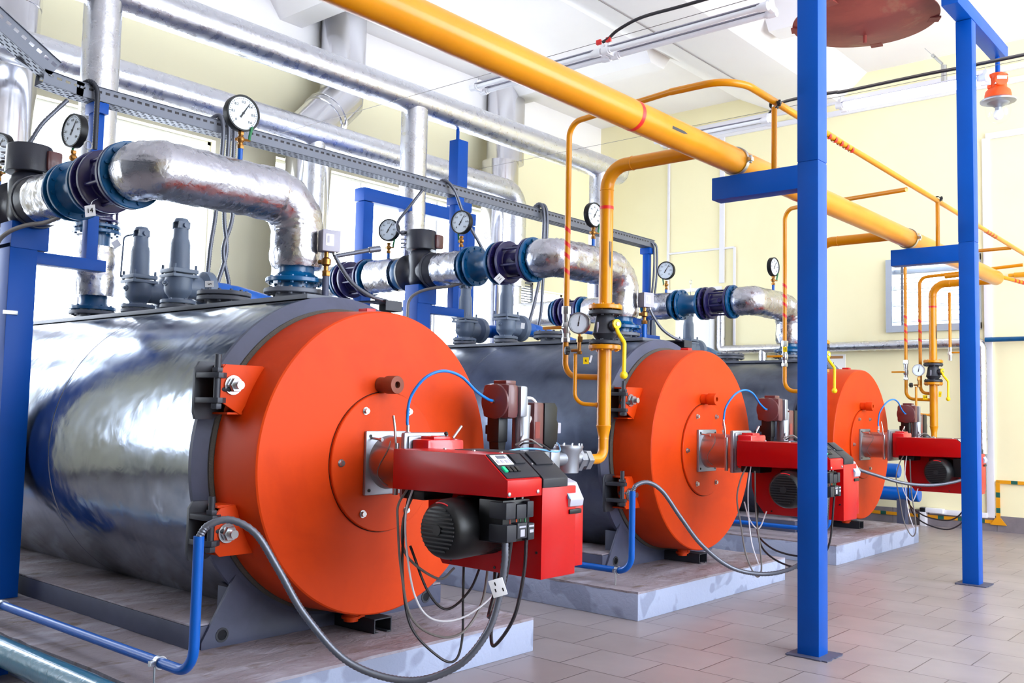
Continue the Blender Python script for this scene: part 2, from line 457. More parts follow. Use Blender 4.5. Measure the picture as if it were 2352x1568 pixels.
# ------------------------------------------------------------------ concrete plinths
pl = [(-1.25, .885), (S-1.308, S+.83), (2*S-1.36, 2*S+.865)]
pl_lab = ['concrete plinth carrying the nearest boiler at the lower left, its white front edge peeling',
          'low concrete plinth under the middle boiler, dirty grey side and pale front',
          'low concrete plinth under the farthest boiler, behind the blue post']
for i, (y0, y1) in enumerate(pl):
    b = B(); xf = .267
    n = 22
    # slightly uneven top edge
    top = []
    rnd = random.Random(i)
    r = thing('concrete_plinth', (-1.9, (y0+y1)/2, 0), pl_lab[i], 'plinth', 'concrete plinths of the three boilers')
    bb = B()
    bb.box(-4.4, xf, y0, y1, .0, PT-.012)
    bb.build('side_faces', 'concreteside', r, bevel=.006)
    t = B(); nx, ny = 44, 22; vs = []; fs = []
    for a in range(nx+1):
        for c in range(ny+1):
            X = -4.4+(xf+4.4)*a/nx; Y = y0+(y1-y0)*c/ny
            z = PT+(rnd.uniform(-.003, .003))
            if a in (0, nx): X += rnd.uniform(-.004, .002)
            if c in (0, ny): Y += rnd.uniform(-.004, .004)
            vs.append((X, Y, z))
    for a in range(nx):
        for c in range(ny):
            q = a*(ny+1)+c; fs.append((q, q+ny+1, q+ny+2, q+1))
    o = len(vs); rim = [a*(ny+1) for a in range(nx+1)]+[nx*(ny+1)+c for c in range(1, ny+1)]+[a*(ny+1)+ny for a in range(nx-1, -1, -1)]+[c for c in range(ny-1, 0, -1)]
    vs += [(vs[q][0], vs[q][1], PT-.013) for q in rim]
    for j in range(len(rim)):
        fs.append((rim[j], rim[(j+1) % len(rim)], o+(j+1) % len(rim), o+j))
    t.add(vs, fs).build('screed_top', 'concrete', r)

# ================================================================== BOILER
def build_boiler(sheet='casing', name='hot_water_boiler'):
    r = thing(name, (-1.9, 0, PT), '', 'boiler', 'three orange-fronted boilers')
    AX = Vector((1, 0, 0)); C0 = Vector((0, 0, HC))
    # stainless casing with seams
    prof = [(-3.95, .30), (-3.95, .83), (-3.94, .84), (-1.862, .84), (-1.858, .8365), (-1.852, .8365), (-1.848, .8405), (-.39, .8405), (-.375, .838), (-.372, .80)]
    c = B().lathe(C0, AX, prof, 128)
    cs = c.build('casing', sheet, r)
    s = B()
    s.box(-1.856, -1.846, -.02, .02, HC+.836, HC+.8425)
    # top walkway strip
    B().box(-3.95, -.46, -.16, .16, HC+.832, HC+.858, .003).build('top_strip', 'flangegrey', r)
    # front ring and gasket
    B().lathe(C0, AX, [(-.40, .82), (-.395, .8445), (-.37, .8445), (-.345, .79), (-.335, .76)], 128, cap=False).build('front_ring', 'greypaint', r)
    B().lathe(C0, AX, [(-.36, .74), (-.345, .778), (-.328, .779), (-.316, .766), (-.316, .74)], 128, cap=False).build('gasket', 'gasket', r)
    # door: deep dish with flat face
    d = B().lathe(C0, AX, [(-.314, .60), (-.314, .762), (-.30, .764), (-.02, .752), (-.006, .749), (0, .742), (0, .002)], 160, cap=False)
    dr = d.build('door', 'orange', r, smooth=30)
    B().lathe(C0, AX, [(0, .345), (.013, .345), (.017, .341), (.017, .002)], 96, cap=False).build('burner_plate', 'orange', dr, smooth=25)
    for a in range(6):
        a = math.radians(60*a); q = C0+Vector((.017, .288*math.cos(a), .288*math.sin(a)))
        bt = B().lathe(q, AX, [(0, .019), (.003, .019)], 20); bt.hexa(q+AX*.003, AX, .0145, .014); bt.build('bolt', 'steel', dr)
    # sight glass
    sg = B().cyl((0, -.04, 1.418), (.06, -.035, 1.418), .038, .036, 28)
    sg.lathe((.05, -.034, 1.418), AX, [(0, .040), (.004, .045), (.066, .045), (.070, .043), (.070, .017), (.05, .017), (.05, .001)], 32, cap=False)
    B().lathe(C0, AX, [(0, .3455), (.0012, .3495), (.0013, .3495)], 96, cap=False).build('plate_gap', 'black', dr)
    so = sg.build('sight_glass', 'orange', dr)
    B().lathe((.099, -.034, 1.418), AX, [(0, .017), (.003, .017)], 20).build('lens', 'glass', so)
    # lifting lug on top of the door rim
    B().box(-.20, -.13, -.03, .03, HC+.752, HC+.775, .006).build('lifting_lug', 'redband', dr)
    # drain spout under the door
    dn = B().cyl((-.16, -.045, .30), (-.16, -.045, .235), .036, n=16); dn.cyl((-.16, -.045, .262), (-.16, -.045, .25), .048, n=16); dn.box(-.19, -.13, -.02, .02, .25, .30)
    dn.build('drain_spout', 'orange', dr)
    # hinge lugs on the door (-Y side), folded orange plates with nut
    for zc, up_ in ((1.372, 1), (.742, -1)):
        zt, zb = zc+.113, zc-.113
        lug = B()
        if up_ > 0: poly = [(-.842, zt-.03), (-.82, zt), (-.60, zt-.005), (-.735, zb-.0), (-.80, zb+.035), (-.842, zb+.06)]
        else: poly = [(-.842, zt-.045), (-.815, zt-.012), (-.745, zt+.0), (-.60, zb+.03), (-.56, zb), (-.842+.03, zb), (-.842, zb+.03)]
        lug.prism(poly, -.172, -.160, 'x')
        # folded webs going back to the door skin
        lug.prism([(-.29, -.80), (-.165, -.83), (-.165, -.62), (-.30, -.62)], zt-.012, zt, 'z')
        lug.prism([(-.29, -.80), (-.165, -.80), (-.165, -.66), (-.30, -.66)], zb, zb+.010, 'z')
        lo = lug.build('hinge_lug', 'orange', dr, bevel=.002)
        q = Vector((-.16, -.782, zc+.02 if up_ > 0 else zc-.01))
        nb = B().lathe(q, AX, [(0, .044), (.010, .044)], 28); nb.hexa(q+AX*.01, AX, .034, .030); nb.cyl(q+AX*.04, q+AX*.068, .019, n=18)
        nb.build('nut', 'steel', lo)
    # hinge brackets on the casing
    for zc in (1.372, .742):
        h = B(); zt, zb = zc+.125, zc-.125
        h.prism([(-.895, zt-.03), (-.875, zt), (-.80, zt), (-.74, zt-.02), (-.74, zb+.02), (-.80, zb-.012), (-.885, zb-.012), (-.895, zb+.02)], -.305, -.285, 'x')
        for z in (zc+.062, zc-.050): h.prism([(-.30, -.893), (-.175, -.893), (-.135, -.87), (-.135, -.845), (-.17, -.80), (-.30, -.80)], z-.012, z+.012, 'z')
        ho = h.build('hinge_bracket', 'darkgrey', r, bevel=.002)
        pn = B().cyl((-.165, -.858, zc-.09), (-.165, -.858, zc+.155), .015, n=16); pn.hexa((-.165, -.858, zc+.076), (0, 0, 1), .025, .02); pn.hexa((-.165, -.858, zc-.088), (0, 0, 1), .025, .024); pn.cyl((-.19, -.86, zc), (-.15, -.80, zc), .012, n=12)
        pn.build('hinge_pin', 'darkgrey', ho)
    # front saddle plate and rear saddle
    for x, nm in ((-.356, 'saddle'), (-3.7, 'saddle')):
        pts = [(-.765, PT), (-.765, PT+.035), (-.60, .50)]
        for a in range(0, 41):
            an = math.radians(222+(318-222)*a/40); pts.append((.79*math.cos(an), HC+.79*math.sin(an)))
        pts += [(.60, .50), (.765, PT+.035), (.765, PT)]
        sd = B().prism(pts, x-.008, x+.008, 'x')
        sd.prism([(-.40, PT), (-.2, PT), (-.2, PT+.0)][:0] or [(-.61, PT), (-.59, PT), (-.59, .40), (-.61, .44)], x-.12, x, 'x')
        so2 = sd.build(nm, 'greypaint', r, bevel=.0015)
        for y in (-.66, .66): B().lathe((x+.008, y, PT+.055), AX, [(0, .034), (.003, .034), (.003, .024), (-.004, .022)], 22, cap=True).build('anchor_hole', 'darkgrey', so2)
    # skid frame: side channels with dusty top
    sk = B()
    for sgn in (-1, 1): sk.box(-3.9, -.365, sgn*.80, sgn*.60, PT, PT+.105, .004)
    sk.box(-3.9, -.5, -.6, .6, PT, PT+.04)
    sko = sk.build('skid_frame', 'greypaint', r)
    B().box(-3.9, -.37, -.80, .80, PT+.106, PT+.116, .003).build('skid_top', 'concrete', sko)
    # C channel runner sticking out under the door
    ch = B()
    ch.box(-.60, -.04, .005, .120, .246, .252); ch.box(-.60, -.04, .005, .011, .180, .25); ch.box(-.60, -.04, .114, .120, .180, .25); ch.box(-.60, -.04, .005, .035, PT, PT+.006); ch.box(-.60, -.04, .09, .12, PT, PT+.006)
    ch.build('runner_channel', 'darkgrey', r)
    # nozzles on top of the casing
    def nozzle(x, rr, rf, zf, nm='nozzle', nb=8):
        n = B().cyl((x, 0, HC+.82), (x, 0, zf), rr, n=28); n.flange((x, 0, zf), (0, 0, 1), rf, .026, nb)
        return n
    for x, rr, rf, zf, nb in ((-.79, .105, .168, 1.925, 12), (-2.02, .048, .110, 1.908, 6), (-2.53, .048, .110, 1.908, 6), (-3.18, .09, .16, 1.925, 10)):
        nozzle(x, rr, rf, zf, nb=nb).build('nozzle', 'flangegrey', r)
    n = nozzle(-1.49, .10, .160, 1.925, nb=12); n.flange((-1.49, 0, 1.957), (0, 0, 1), .160, .026, 12)
    n.lathe((-1.49, 0, 1.951), (0, 0, 1), [(0, .13), (.006, .13)], 30)
    n.build('blind_flange', 'flangegrey', r)
    return r

lab_b = ['large nearest boiler, polished steel casing and big orange door in the left foreground',
         'middle boiler of the row with a dull grey casing, partly behind the yellow gas riser',
         'farthest boiler, its orange door seen right of the near blue post']
boiler0 = build_boiler('casing'); boiler0['label'] = lab_b[0]
boiler1 = dup(boiler0, S, lab_b[1]); boiler2 = dup(boiler0, 2*S, lab_b[2])
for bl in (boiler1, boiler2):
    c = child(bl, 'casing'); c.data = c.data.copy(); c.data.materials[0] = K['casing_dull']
sg = child(child(boiler0, 'door'), 'sight_glass'); sg.data = sg.data.copy(); sg.data.materials[0] = K['brownsight']; sg['label'] = 'brown sight glass tube'

# ================================================================== BURNER
def build_burner():
    r = thing('gas_burner', (.6, -.1, .60), '', 'burner', 'red gas burners bolted to the boiler doors')
    AX = Vector((1, 0, 0)); YM = Vector((0, -1, 0))
    # square mounting flange with the neck
    f = B().box(.014, .036, -.150, .120, .876, 1.190, .010)
    fo = f.build('mounting_flange', 'castalu', r)
    sc = B()
    for y in (-.125, .095):
        for z in (.90, 1.165): sc.cyl((.036, y, z), (.040, y, z), .008, n=12)
    sc.build('bolt_hole', 'black', fo)
    sc = B().cyl((.036, -.118, 1.155), (.11, -.118, 1.150), .006, n=10); sc.hexa((.10, -.118, 1.15), AX, .011, .014); sc.build('stud', 'steel', fo)
    nk = B().lathe((.03, 0, 1.035), AX, [(0, .135), (.02, .128), (.20, .126), (.23, .132), (.27, .132)], 48)
    no = nk.build('neck', 'necksteel', r)
    B().tube([Vector((.115+.03*math.sin(a*3), -.127*math.cos(a)*1.01, 1.035+.127*math.sin(a)*1.01)) for a in [(-1.0+2.0*i/24) for i in range(25)]], .0028, 8).build('ignition_wire', 'greycable', no)
    pl = B().box(.295, .325, -.168, .128, .885, 1.192, .014); pl.box(.322, .336, -.150, .112, .90, 1.176, .01)
    pl.build('pivot_plate', 'castalu', r)
    B().cyl((.27, -.166, .90), (.27, -.166, 1.14), .013, n=16).build('pivot_rod', 'steel', r)
    B().tube(fillet([(.262, -.165, 1.13), (.256, -.168, 1.21), (.245, -.17, 1.268)], .03), .0065, 10).build('locking_lever', 'steel', r)
    B().cyl((.345, .135, 1.165), (.352, .185, 1.222), .007, n=12).build('locking_lever', 'steel', r)
    rb = B().box(.337, .45, -.135, .105, .92, 1.163, .018); rb.box(.35, .44, -.09, .02, 1.155, 1.176, .006); rb.cyl((.39, -.03, 1.16), (.39, -.03, 1.178), .022, n=18)
    rb.build('hinge_block', 'redtint', r)
    B().cyl((.40, .005, 1.15), (.40, .005, 1.19), .005, n=10).sphere((.40, .005, 1.193), .011, 8).build('black_nipple', 'black', r) if False else None
    q = B().cyl((.40, .03, 1.155), (.40, .03, 1.18), .004, n=10); q.sphere((.40, .03, 1.188), .010, 8); q.build('test_nipple', 'black', r)
    # upper housing (side outline seen from -Y), sloping control face at the front
    poly = [(.445, .950), (.445, 1.124), (.985, 1.124), (1.108, 1.030), (1.116, 1.026), (1.116, .958)]
    u = B().prism(poly, -.345, -.128, 'y')
    uo = u.build('upper_housing', 'burnerred', r, bevel=.003)
    for y, z in ((-.335, .972), (-.155, .975)):
        B().lathe((1.116, y, z), AX, [(0, .009), (.004, .008), (.006, .002)], 14).build('screw', 'steel', uo)
    for x in (.56, .74, .90): B().lathe((x, -.14, 1.124), (0, 0, 1), [(0, .008), (.004, .007), (.005, .001)], 12).build('screw', 'steel', uo)
    # sloping control panel
    n = Vector((.094, 0, .123)).normalized(); o0 = Vector((.985, 0, 1.1245)); dn = Vector((.123, 0, -.094)); LN = dn.length; dn = dn.normalized()
    R = Matrix((Vector((0, 1, 0)), -dn, n)).transposed()      # local x = +Y, y = up the slope, z = out
    def pan(bl, y0, y1, s0, s1, t0, t1, bev=0):
        """box on the slope, s measured down from the top edge"""
        c = o0+dn*((s0+s1)/2)+n*((t0+t1)/2)+Vector((0, (y0+y1)/2, 0))
        bb = B().box(-(y1-y0)/2, (y1-y0)/2, -(s1-s0)/2, (s1-s0)/2, -(t1-t0)/2, (t1-t0)/2, bev)
        bl.add([R @ v+c for v in bb.v], bb.f)
    cp = B(); pan(cp, -.338, -.131, .004, LN-.004, -.004, .004, .002); cpo = cp.build('control_panel', 'panel', r)
    b = B(); pan(b, -.325, -.225, .012, .072, .003, .0055); b.build('keypad', 'paper', cpo)
    b = B(); pan(b, -.298, -.245, .018, .036, .005, .0075); b.build('display', 'flangegrey', cpo)
    for i in range(3):
        b = B(); pan(b, -.318+i*.027, -.300+i*.027, .045, .065, .005, .0075, .001); b.build('key', 'silvergrey', cpo)
    b = B(); pan(b, -.238, -.228, .020, .064, .005, .0068, .001); b.build('key', 'silvergrey', cpo)
    b = B(); pan(b, -.212, -.150, .010, .070, .003, .010, .003); b.build('blank_cover', 'panel', cpo)
    b = B(); pan(b, -.322, -.304, .088, .118, .003, .012, .002); b.build('green_switch', 'greenlit', cpo, 'green lit switch')
    for i in range(3):
        b = B(); pan(b, -.295+i*.026, -.277+i*.026, .088, .118, .003, .011, .002); b.build('rocker_switch', 'black', cpo)
    # charcoal cover right of the panel
    poly2 = [(.60, 1.0), (.60, 1.126), (.990, 1.126), (1.112, 1.033), (1.120, 1.024), (1.120, .988), (.60, .988)]
    cv = B().prism(poly2, -.122, .045, 'y'); cvo = cv.build('control_cover', 'panel', r, bevel=.004)
    b = B(); pan(b, -.095, .02, .004, .085, .003, .012, .004); b.build('hatch', 'panel', cvo)
    for y in (-.112, .030): B().lathe(o0+dn*.075+n*.004+Vector((0, y, 0)), n, [(0, .006), (.004, .005), (.005, .001)], 12).build('screw', 'steel', cvo)
    # lower red fan casing
    lo = B().prism([(.445, .95), (.447, .80), (.475, .70), (.545, .612), (1.115, .612), (1.115, .988), (.445, .988)], -.122, .110, 'y')
    loo = lo.build('fan_casing', 'burnerred', r, bevel=.004)
    lo = B().prism([(.50, .93), (.52, .66), (.60, .640), (1.104, .640), (1.104, .90), (.60, .93)], .110, .180, 'y')
    lo.build('side_cover', 'burnerred', r, bevel=.004)
    for x, z in ((.60, .635), (.86, .632), (1.09, .72)): B().cyl((x, -.1215, z), (x, -.1245, z), .006, n=10).build('screw', 'black', loo)
    # air damper servo at the right side
    sv = B().prism([(1.03, 1.02), (1.09, 1.0), (1.13, .93), (1.125, .90), (1.03, .885)], .055, .150, 'y')
    svo = sv.build('damper_servo', 'silvergrey', r, bevel=.006)
    B().prism([(1.06, 1.015), (1.09, 1.0), (1.128, .935), (1.10, .93), (1.06, .96)], .049, .0555, 'y').build('servo_window', 'opalblue', svo)
    B().box(1.03, 1.122, .06, .145, .868, .888, .004).build('servo_base', 'rubber', svo)
    # black part under the upper housing
    B().box(.450, .60, -.300, -.06, .905, .952, .014).build('fan_inlet', 'rubber', r)
    # fan motor
    c = Vector((.840, -.12, .815))
    mt = B().lathe(c, YM, [(0, .118), (.06, .118), (.10, .122), (.235, .126), (.285, .122), (.315, .112), (.332, .098), (.334, .094)], 56)
    mo = mt.build('fan_motor', 'rubber', r)
    fin = B()
    for j in range(36):
        a = 2*PI*j/36; d = Vector((math.cos(a), 0, math.sin(a)))
        fin.cyl(c+d*.119+YM*.01, c+d*.119+YM*.12, .0045, n=6)
    fin.build('cooling_fins', 'rubber', mo)
    gr = B()
    for j in range(-5, 6):
        z = j*.0165; L = math.sqrt(max(.0001, .094**2-z*z))
        gr.box(c.x-L, c.x+L, c.y-.338, c.y-.333, c.z+z-.0035, c.z+z+.0035)
    gr.cyl(c+YM*.332, c+YM*.341, .022, n=20)
    gr.build('fan_grille', 'black', mo)
    B().tube([c+YM*.322+Vector((.1085*math.cos(a), 0, .1085*math.sin(a))) for a in [math.radians(68+34*i/8) for i in range(9)]], .0035, 8).build('red_arrow', 'redtint', mo, 'red arrow mark')
    B().box(.70, .80, -.20, -.12, .70, .93, .006).build('motor_terminal_box', 'rubber', mo)
    # plug connectors on the front
    cb = B().box(.955, 1.085, -.335, -.165, .775, .945, .006); cb.box(.99, 1.03, -.20, -.12, .80, .93)
    cbo = cb.build('connector_base', 'rubber', r)
    ys = [(-.345, -.285, .0), (-.280, -.218, .01), (-.213, -.172, .0)]
    for y0, y1, e in ys:
        B().box(1.02, 1.112, y0, y1, .872-e*.2, .938-e, .005).build('plug', 'panel', cbo)
        B().box(1.02, 1.118, y0, y1, .782+e, .850+e*.5, .005).build('plug', 'panel', cbo)
    for y, m in ((-.292, 'rust'), (-.250, 'paleorange'), (-.228, 'green'), (-.195, 'green')):
        B().cyl((1.085, y, .850), (1.085, y, .875), .0035, n=8).build('wire', m, cbo)
    for y in (-.25, -.20): B().cyl((1.07, y, .936), (1.075, y, .962), .004, n=8).build('wire', 'pvc', cbo)
    for y0, y1, z0, z1 in ((-.270, -.228, .835, .842), (-.262, -.236, .800, .828), (-.208, -.178, .835, .842), (-.204, -.180, .812, .824)):
        B().box(1.1182, 1.1188, y0, y1, z0, z1).build('printed_label', 'silvergrey', cbo)
    # blue pressure tube from neck to the actuator
    p = smoothcurve([(.155, .01, 1.205), (.155, .005, 1.26), (.17, .01, 1.36), (.215, .06, 1.455), (.25, .15, 1.493), (.26, .27, 1.47), (.255, .39, 1.40), (.252, .48, 1.362), (.252, .522, 1.352)])
    B().tube(p, .0075, 12).build('pressure_tube', 'bluetube', r, 'bright blue tube')
    b = B().cyl((.155, .01, 1.155), (.155, .01, 1.20), .009, n=12); b.hexa((.155, .01, 1.175), (0, 0, 1), .014, .014); b.cyl((.155, .01, 1.20), (.155, .01, 1.222), .0095, n=12); b.build('tube_fitting', 'steel', r)
    return r
burner0 = build_burner()
lab = ['nearest red burner with control display and black fan motor, lower centre',
       'red burner on the middle boiler, crossed by the near blue post',
       'red burner on the farthest boiler, its front end behind the second blue post']
burner0['label'] = lab[0]
burner1 = dup(burner0, S, lab[1]); burner2 = dup(burner0, 2*S, lab[2])

# loose cables hanging under each burner
def cable(pts, r, m, name, parent):
    return B().tube(smoothcurve(pts, 8), r, 8).build(name, m, parent)
def hanging(k, lab):
    r = thing('cable_bundle', (.55, -.2, .9), lab, 'cables', 'loose cable loops under the burners')
    if k == 0:
        cable([(.50, -.30, .955), (.46, -.32, .88), (.47, -.33, .80), (.50, -.33, .60), (.54, -.30, .40), (.62, -.22, .32), (.68, -.12, .33), (.70, -.02, .45), (.70, .02, .64)], .0058, 'greycable', 'cable', r)
        cable([(.53, -.30, .955), (.51, -.32, .85), (.53, -.33, .70), (.58, -.32, .50), (.63, -.26, .40), (.70, -.14, .40), (.76, .0, .50), (.76, .05, .63)], .0045, 'pvc', 'cable', r)
        cable([(.49, -.28, .95), (.48, -.30, .80), (.50, -.32, .58), (.54, -.30, .36), (.62, -.20, .225), (.66, -.14, .21), (.66, -.10, .30), (.64, -.08, .46), (.62, -.06, .63)], .0058, 'blackcable', 'cable', r)
        cable([(.50, -.26, .94), (.47, -.30, .80), (.50, -.30, .66), (.60, -.20, .56), (.62, -.12, .60)], .0058, 'greycable', 'cable', r)
        cable([(.50, -.28, .70), (.56, -.22, .50), (.60, -.14, .42), (.66, -.06, .50), (.68, 0, .63)], .0058, 'blackcable', 'cable', r)
        cable([(.80, -.05, .63), (.84, -.10, .45), (.90, -.18, .36), (.96, -.22, .34), (1.04, -.20, .46), (1.08, -.19, .64), (1.09, -.19, .78)], .0075, 'blackcable', 'cable', r)
        cable([(.84, -.05, .63), (.86, -.12, .52), (.92, -.22, .45), (.99, -.26, .50), (1.04, -.26, .62), (1.06, -.25, .78)], .0085, 'blackcable', 'cable', r)
    else:
        cable([(.50, -.30, .955), (.46, -.32, .85), (.44, -.33, .72), (.47, -.33, .55), (.50, -.31, .34), (.56, -.28, .20), (.60, -.28, .24), (.60, -.30, .40), (.57, -.30, .62), (.56, -.30, .92)], .0058, 'greycable', 'cable', r)
        cable([(.53, -.30, .955), (.52, -.32, .80), (.53, -.33, .60), (.55, -.32, .42), (.58, -.28, .28)], .0045, 'pvc', 'cable', r)
        cable([(.46, -.05, .66), (.48, -.10, .52), (.56, -.18, .38), (.72, -.22, .30), (.90, -.20, .29), (1.04, -.20, .44), (1.09, -.22, .78)], .0068, 'blackcable', 'cable', r)
        cable([(.46, -.05, .62), (.48, -.10, .50), (.56, -.20, .44), (.72, -.26, .38), (.92, -.26, .38), (1.04, -.26, .52), (1.07, -.26, .78)], .0068, 'blackcable', 'cable', r)
        cable([(.47, -.28, .70), (.50, -.26, .58), (.56, -.24, .52), (.60, -.2, .64)], .0048, 'pvc', 'cable', r)
    return r
h0 = hanging(0, 'grey, white and black cable loops hanging under the nearest red burner')
h1 = hanging(1, 'pale and black cable loops hanging under the middle red burner'); h1.location.y += S
h2 = copy_tree(h1); h2.location.y += S; h2['label'] = 'thin cable loops hanging under the farthest red burner in front of the back wall'

# ================================================================== GAS VALVE TRAIN (along Y at X=.25)
def build_train():
    X = .25; zc = 1.035
    r = thing('gas_valve_train', (X, .8, zc-.06), '', 'valve', 'gas valve trains between riser and burner')
    yv = Vector((0, 1, 0))
    b = B().cyl((X, .13, zc), (X, .42, zc), .034); b.box(X-.05, X+.05, .40, 1.0, zc-.05, zc+.045, .01)
    b.box(X-.06, X+.06, .96, 1.04, zc-.055, zc+.055, .008)
    b.build('valve_body', 'castalu', r)
    f = B().lathe((X, 1.19, zc-.085), (0, 0, 1), [(0, .055), (.004, .062), (.11, .068), (.135, .085), (.15, .085)], 36)
    f.lathe((X, 1.19, zc+.062), (0, 0, 1), [(0, .088), (.012, .088)], 36)
    f.cyl((X, 1.04, zc), (X, 1.29, zc), .042)
    fo = f.build('filter', 'castalu', r)
    s = B()
    for j in range(10):
        a = 2*PI*j/10; s.cyl((X+.078*math.cos(a), 1.19+.078*math.sin(a), zc+.07), (X+.078*math.cos(a), 1.19+.078*math.sin(a), zc+.086), .0045, n=8)
    s.build('filter_screws', 'steel', fo)
    n = B().lathe((X-.02, 1.275, zc-.01), yv, [(0, .07), (.012, .074), (.03, .074)], 6); n.lathe((X-.02, 1.305, zc-.012), yv, [(0, .052), (.05, .052)], 8); n.lathe((X-.02, 1.355, zc-.015), yv, [(0, .062), (.045, .062)], 6)
    n.build('union_nut', 'castalu', r)
    # round-cornered gas pressure actuator with domed face toward -Y
    a = B().box(X-.095, X+.095, .545, .635, zc+.225, zc+.41, .030)
    a.lathe((X, .548, zc+.315), (0, -1, 0), [(0, .094), (.010, .092), (.014, .086), (.016, .001)], 44, cap=False)
    a.box(X-.045, X+.045, .58, .66, zc+.405, zc+.428, .004)
    ao = a.build('pressure_actuator', 'maroon', r)
    B().cyl((X, .53, zc+.315), (X, .518, zc+.315), .010, n=14).build('tube_nipple', 'steel', ao)
    b = B().box(X-.088, X+.105, .635, .690, zc+.235, zc+.40, .012); b.box(X+.02, X+.085, .66, .72, zc+.05, zc+.34, .008); b.lathe((X+.055, .70, zc+.30), (0, 0, -1), [(0, .05), (.25, .042)], 20)
    b.build('actuator_bracket', 'castalu', r)
    b = B().box(X-.055, X+.03, .545, .62, zc+.10, zc+.235, .010); b.prism([(.55, zc+.15), (.56, zc+.05), (.60, zc+.02), (.62, zc+.12)], X-.045, X+.02, 'x'); b.box(X-.072, X-.03, .55, .59, zc+.14, zc+.19, .006)
    b.build('solenoid', 'rubber', r)
    b = B().box(X-.04, X+.07, .790, .875, zc+.06, zc+.315, .012); bo = b.build('servo_drive', 'maroon', r)
    B().box(X+.0702, X+.0712, .80, .84, zc+.12, zc+.21).build('rating_plate', 'rust', bo)
    b = B().prism([(.875, zc+.09), (.875, zc+.315), (.965, zc+.315), (.99, zc+.29), (.985, zc+.22), (1.0, zc+.20), (.99, zc+.10), (.95, zc+.06)], X-.045, X+.075, 'x')
    b.build('servo_cap', 'rubber', r, bevel=.006)
    b = B().box(X-.02, X+.03, 1.0, 1.05, zc+.155, zc+.205, .004); b.build('plug_socket', 'rubber', r)
    b = B().box(X-.025, X+.035, 1.045, 1.075, zc+.145, zc+.205, .004); b.cyl((X, 1.06, zc+.145), (X, 1.06, zc+.10), .010, n=12); b.build('grey_plug', 'silvergrey', r)
    # white conduit loop and wiring
    B().tube(smoothcurve([(X+.02, .72, zc+.335), (X+.02, .775, zc+.338), (X+.02, .83, zc+.335), (X+.03, .853, zc+.30), (X+.04, .80, zc+.24), (X+.08, .70, zc+.15), (X+.12, .615, zc+.085)], 8), .0085, 12).build('braided_tube', 'pvc', r)
    for i, pts in enumerate([[(X+.12, .615, zc+.085), (X+.15, .62, zc+.10), (X+.17, .72, zc+.095), (X+.16, .82, zc+.06)], [(X, 1.06, zc+.10), (X+.08, 1.0, zc+.08), (X+.15, .90, zc+.05), (X+.15, .70, zc+.07), (X+.16, .55, zc+.07), (X+.2, .40, zc+.06)], [(X+.10, .60, zc+.09), (X+.16, .64, zc+.12), (X+.2, .70, zc+.08)]]):
        B().tube(smoothcurve(pts, 8), .005, 8).build('wire', ('blackcable', 'opalblue', 'greycable')[i], r)
    return r
t0 = build_train()
t0['label'] = 'gas valve train of the nearest burner: round brown pressure actuator, brown box and silver filter'
t1 = dup(t0, S, 'gas valve train behind the middle burner, brown actuator just left of the blue post')
t2 = dup(t0, 2*S, 'gas valve train behind the farthest burner, small brown actuator against the cream wall')

# ================================================================== GAS RISERS
def tape_bands(bld, p0, p1, r, zs, slant=.5, w=.012):
    pass
def helix_band(b, c, d, r, w, slant, n=28):
    """slanted ring band of paint round a pipe: axis point c, axis d"""
    d = Vector(d).normalized(); u, v = frame_of(d)
    vs = []; fs = []
    for j in range(n):
        a = 2*PI*j/n; q = u*math.cos(a)+v*math.sin(a); off = slant*r*math.cos(a-2.2)
        for s in (-1, 1): vs.append(Vector(c)+q*(r+.0008)+d*(off+s*w/2))
    for j in range(n):
        k2 = (j+1) % n; fs.append((2*j, 2*j+1, 2*k2+1, 2*k2))
    b.add(vs, fs)

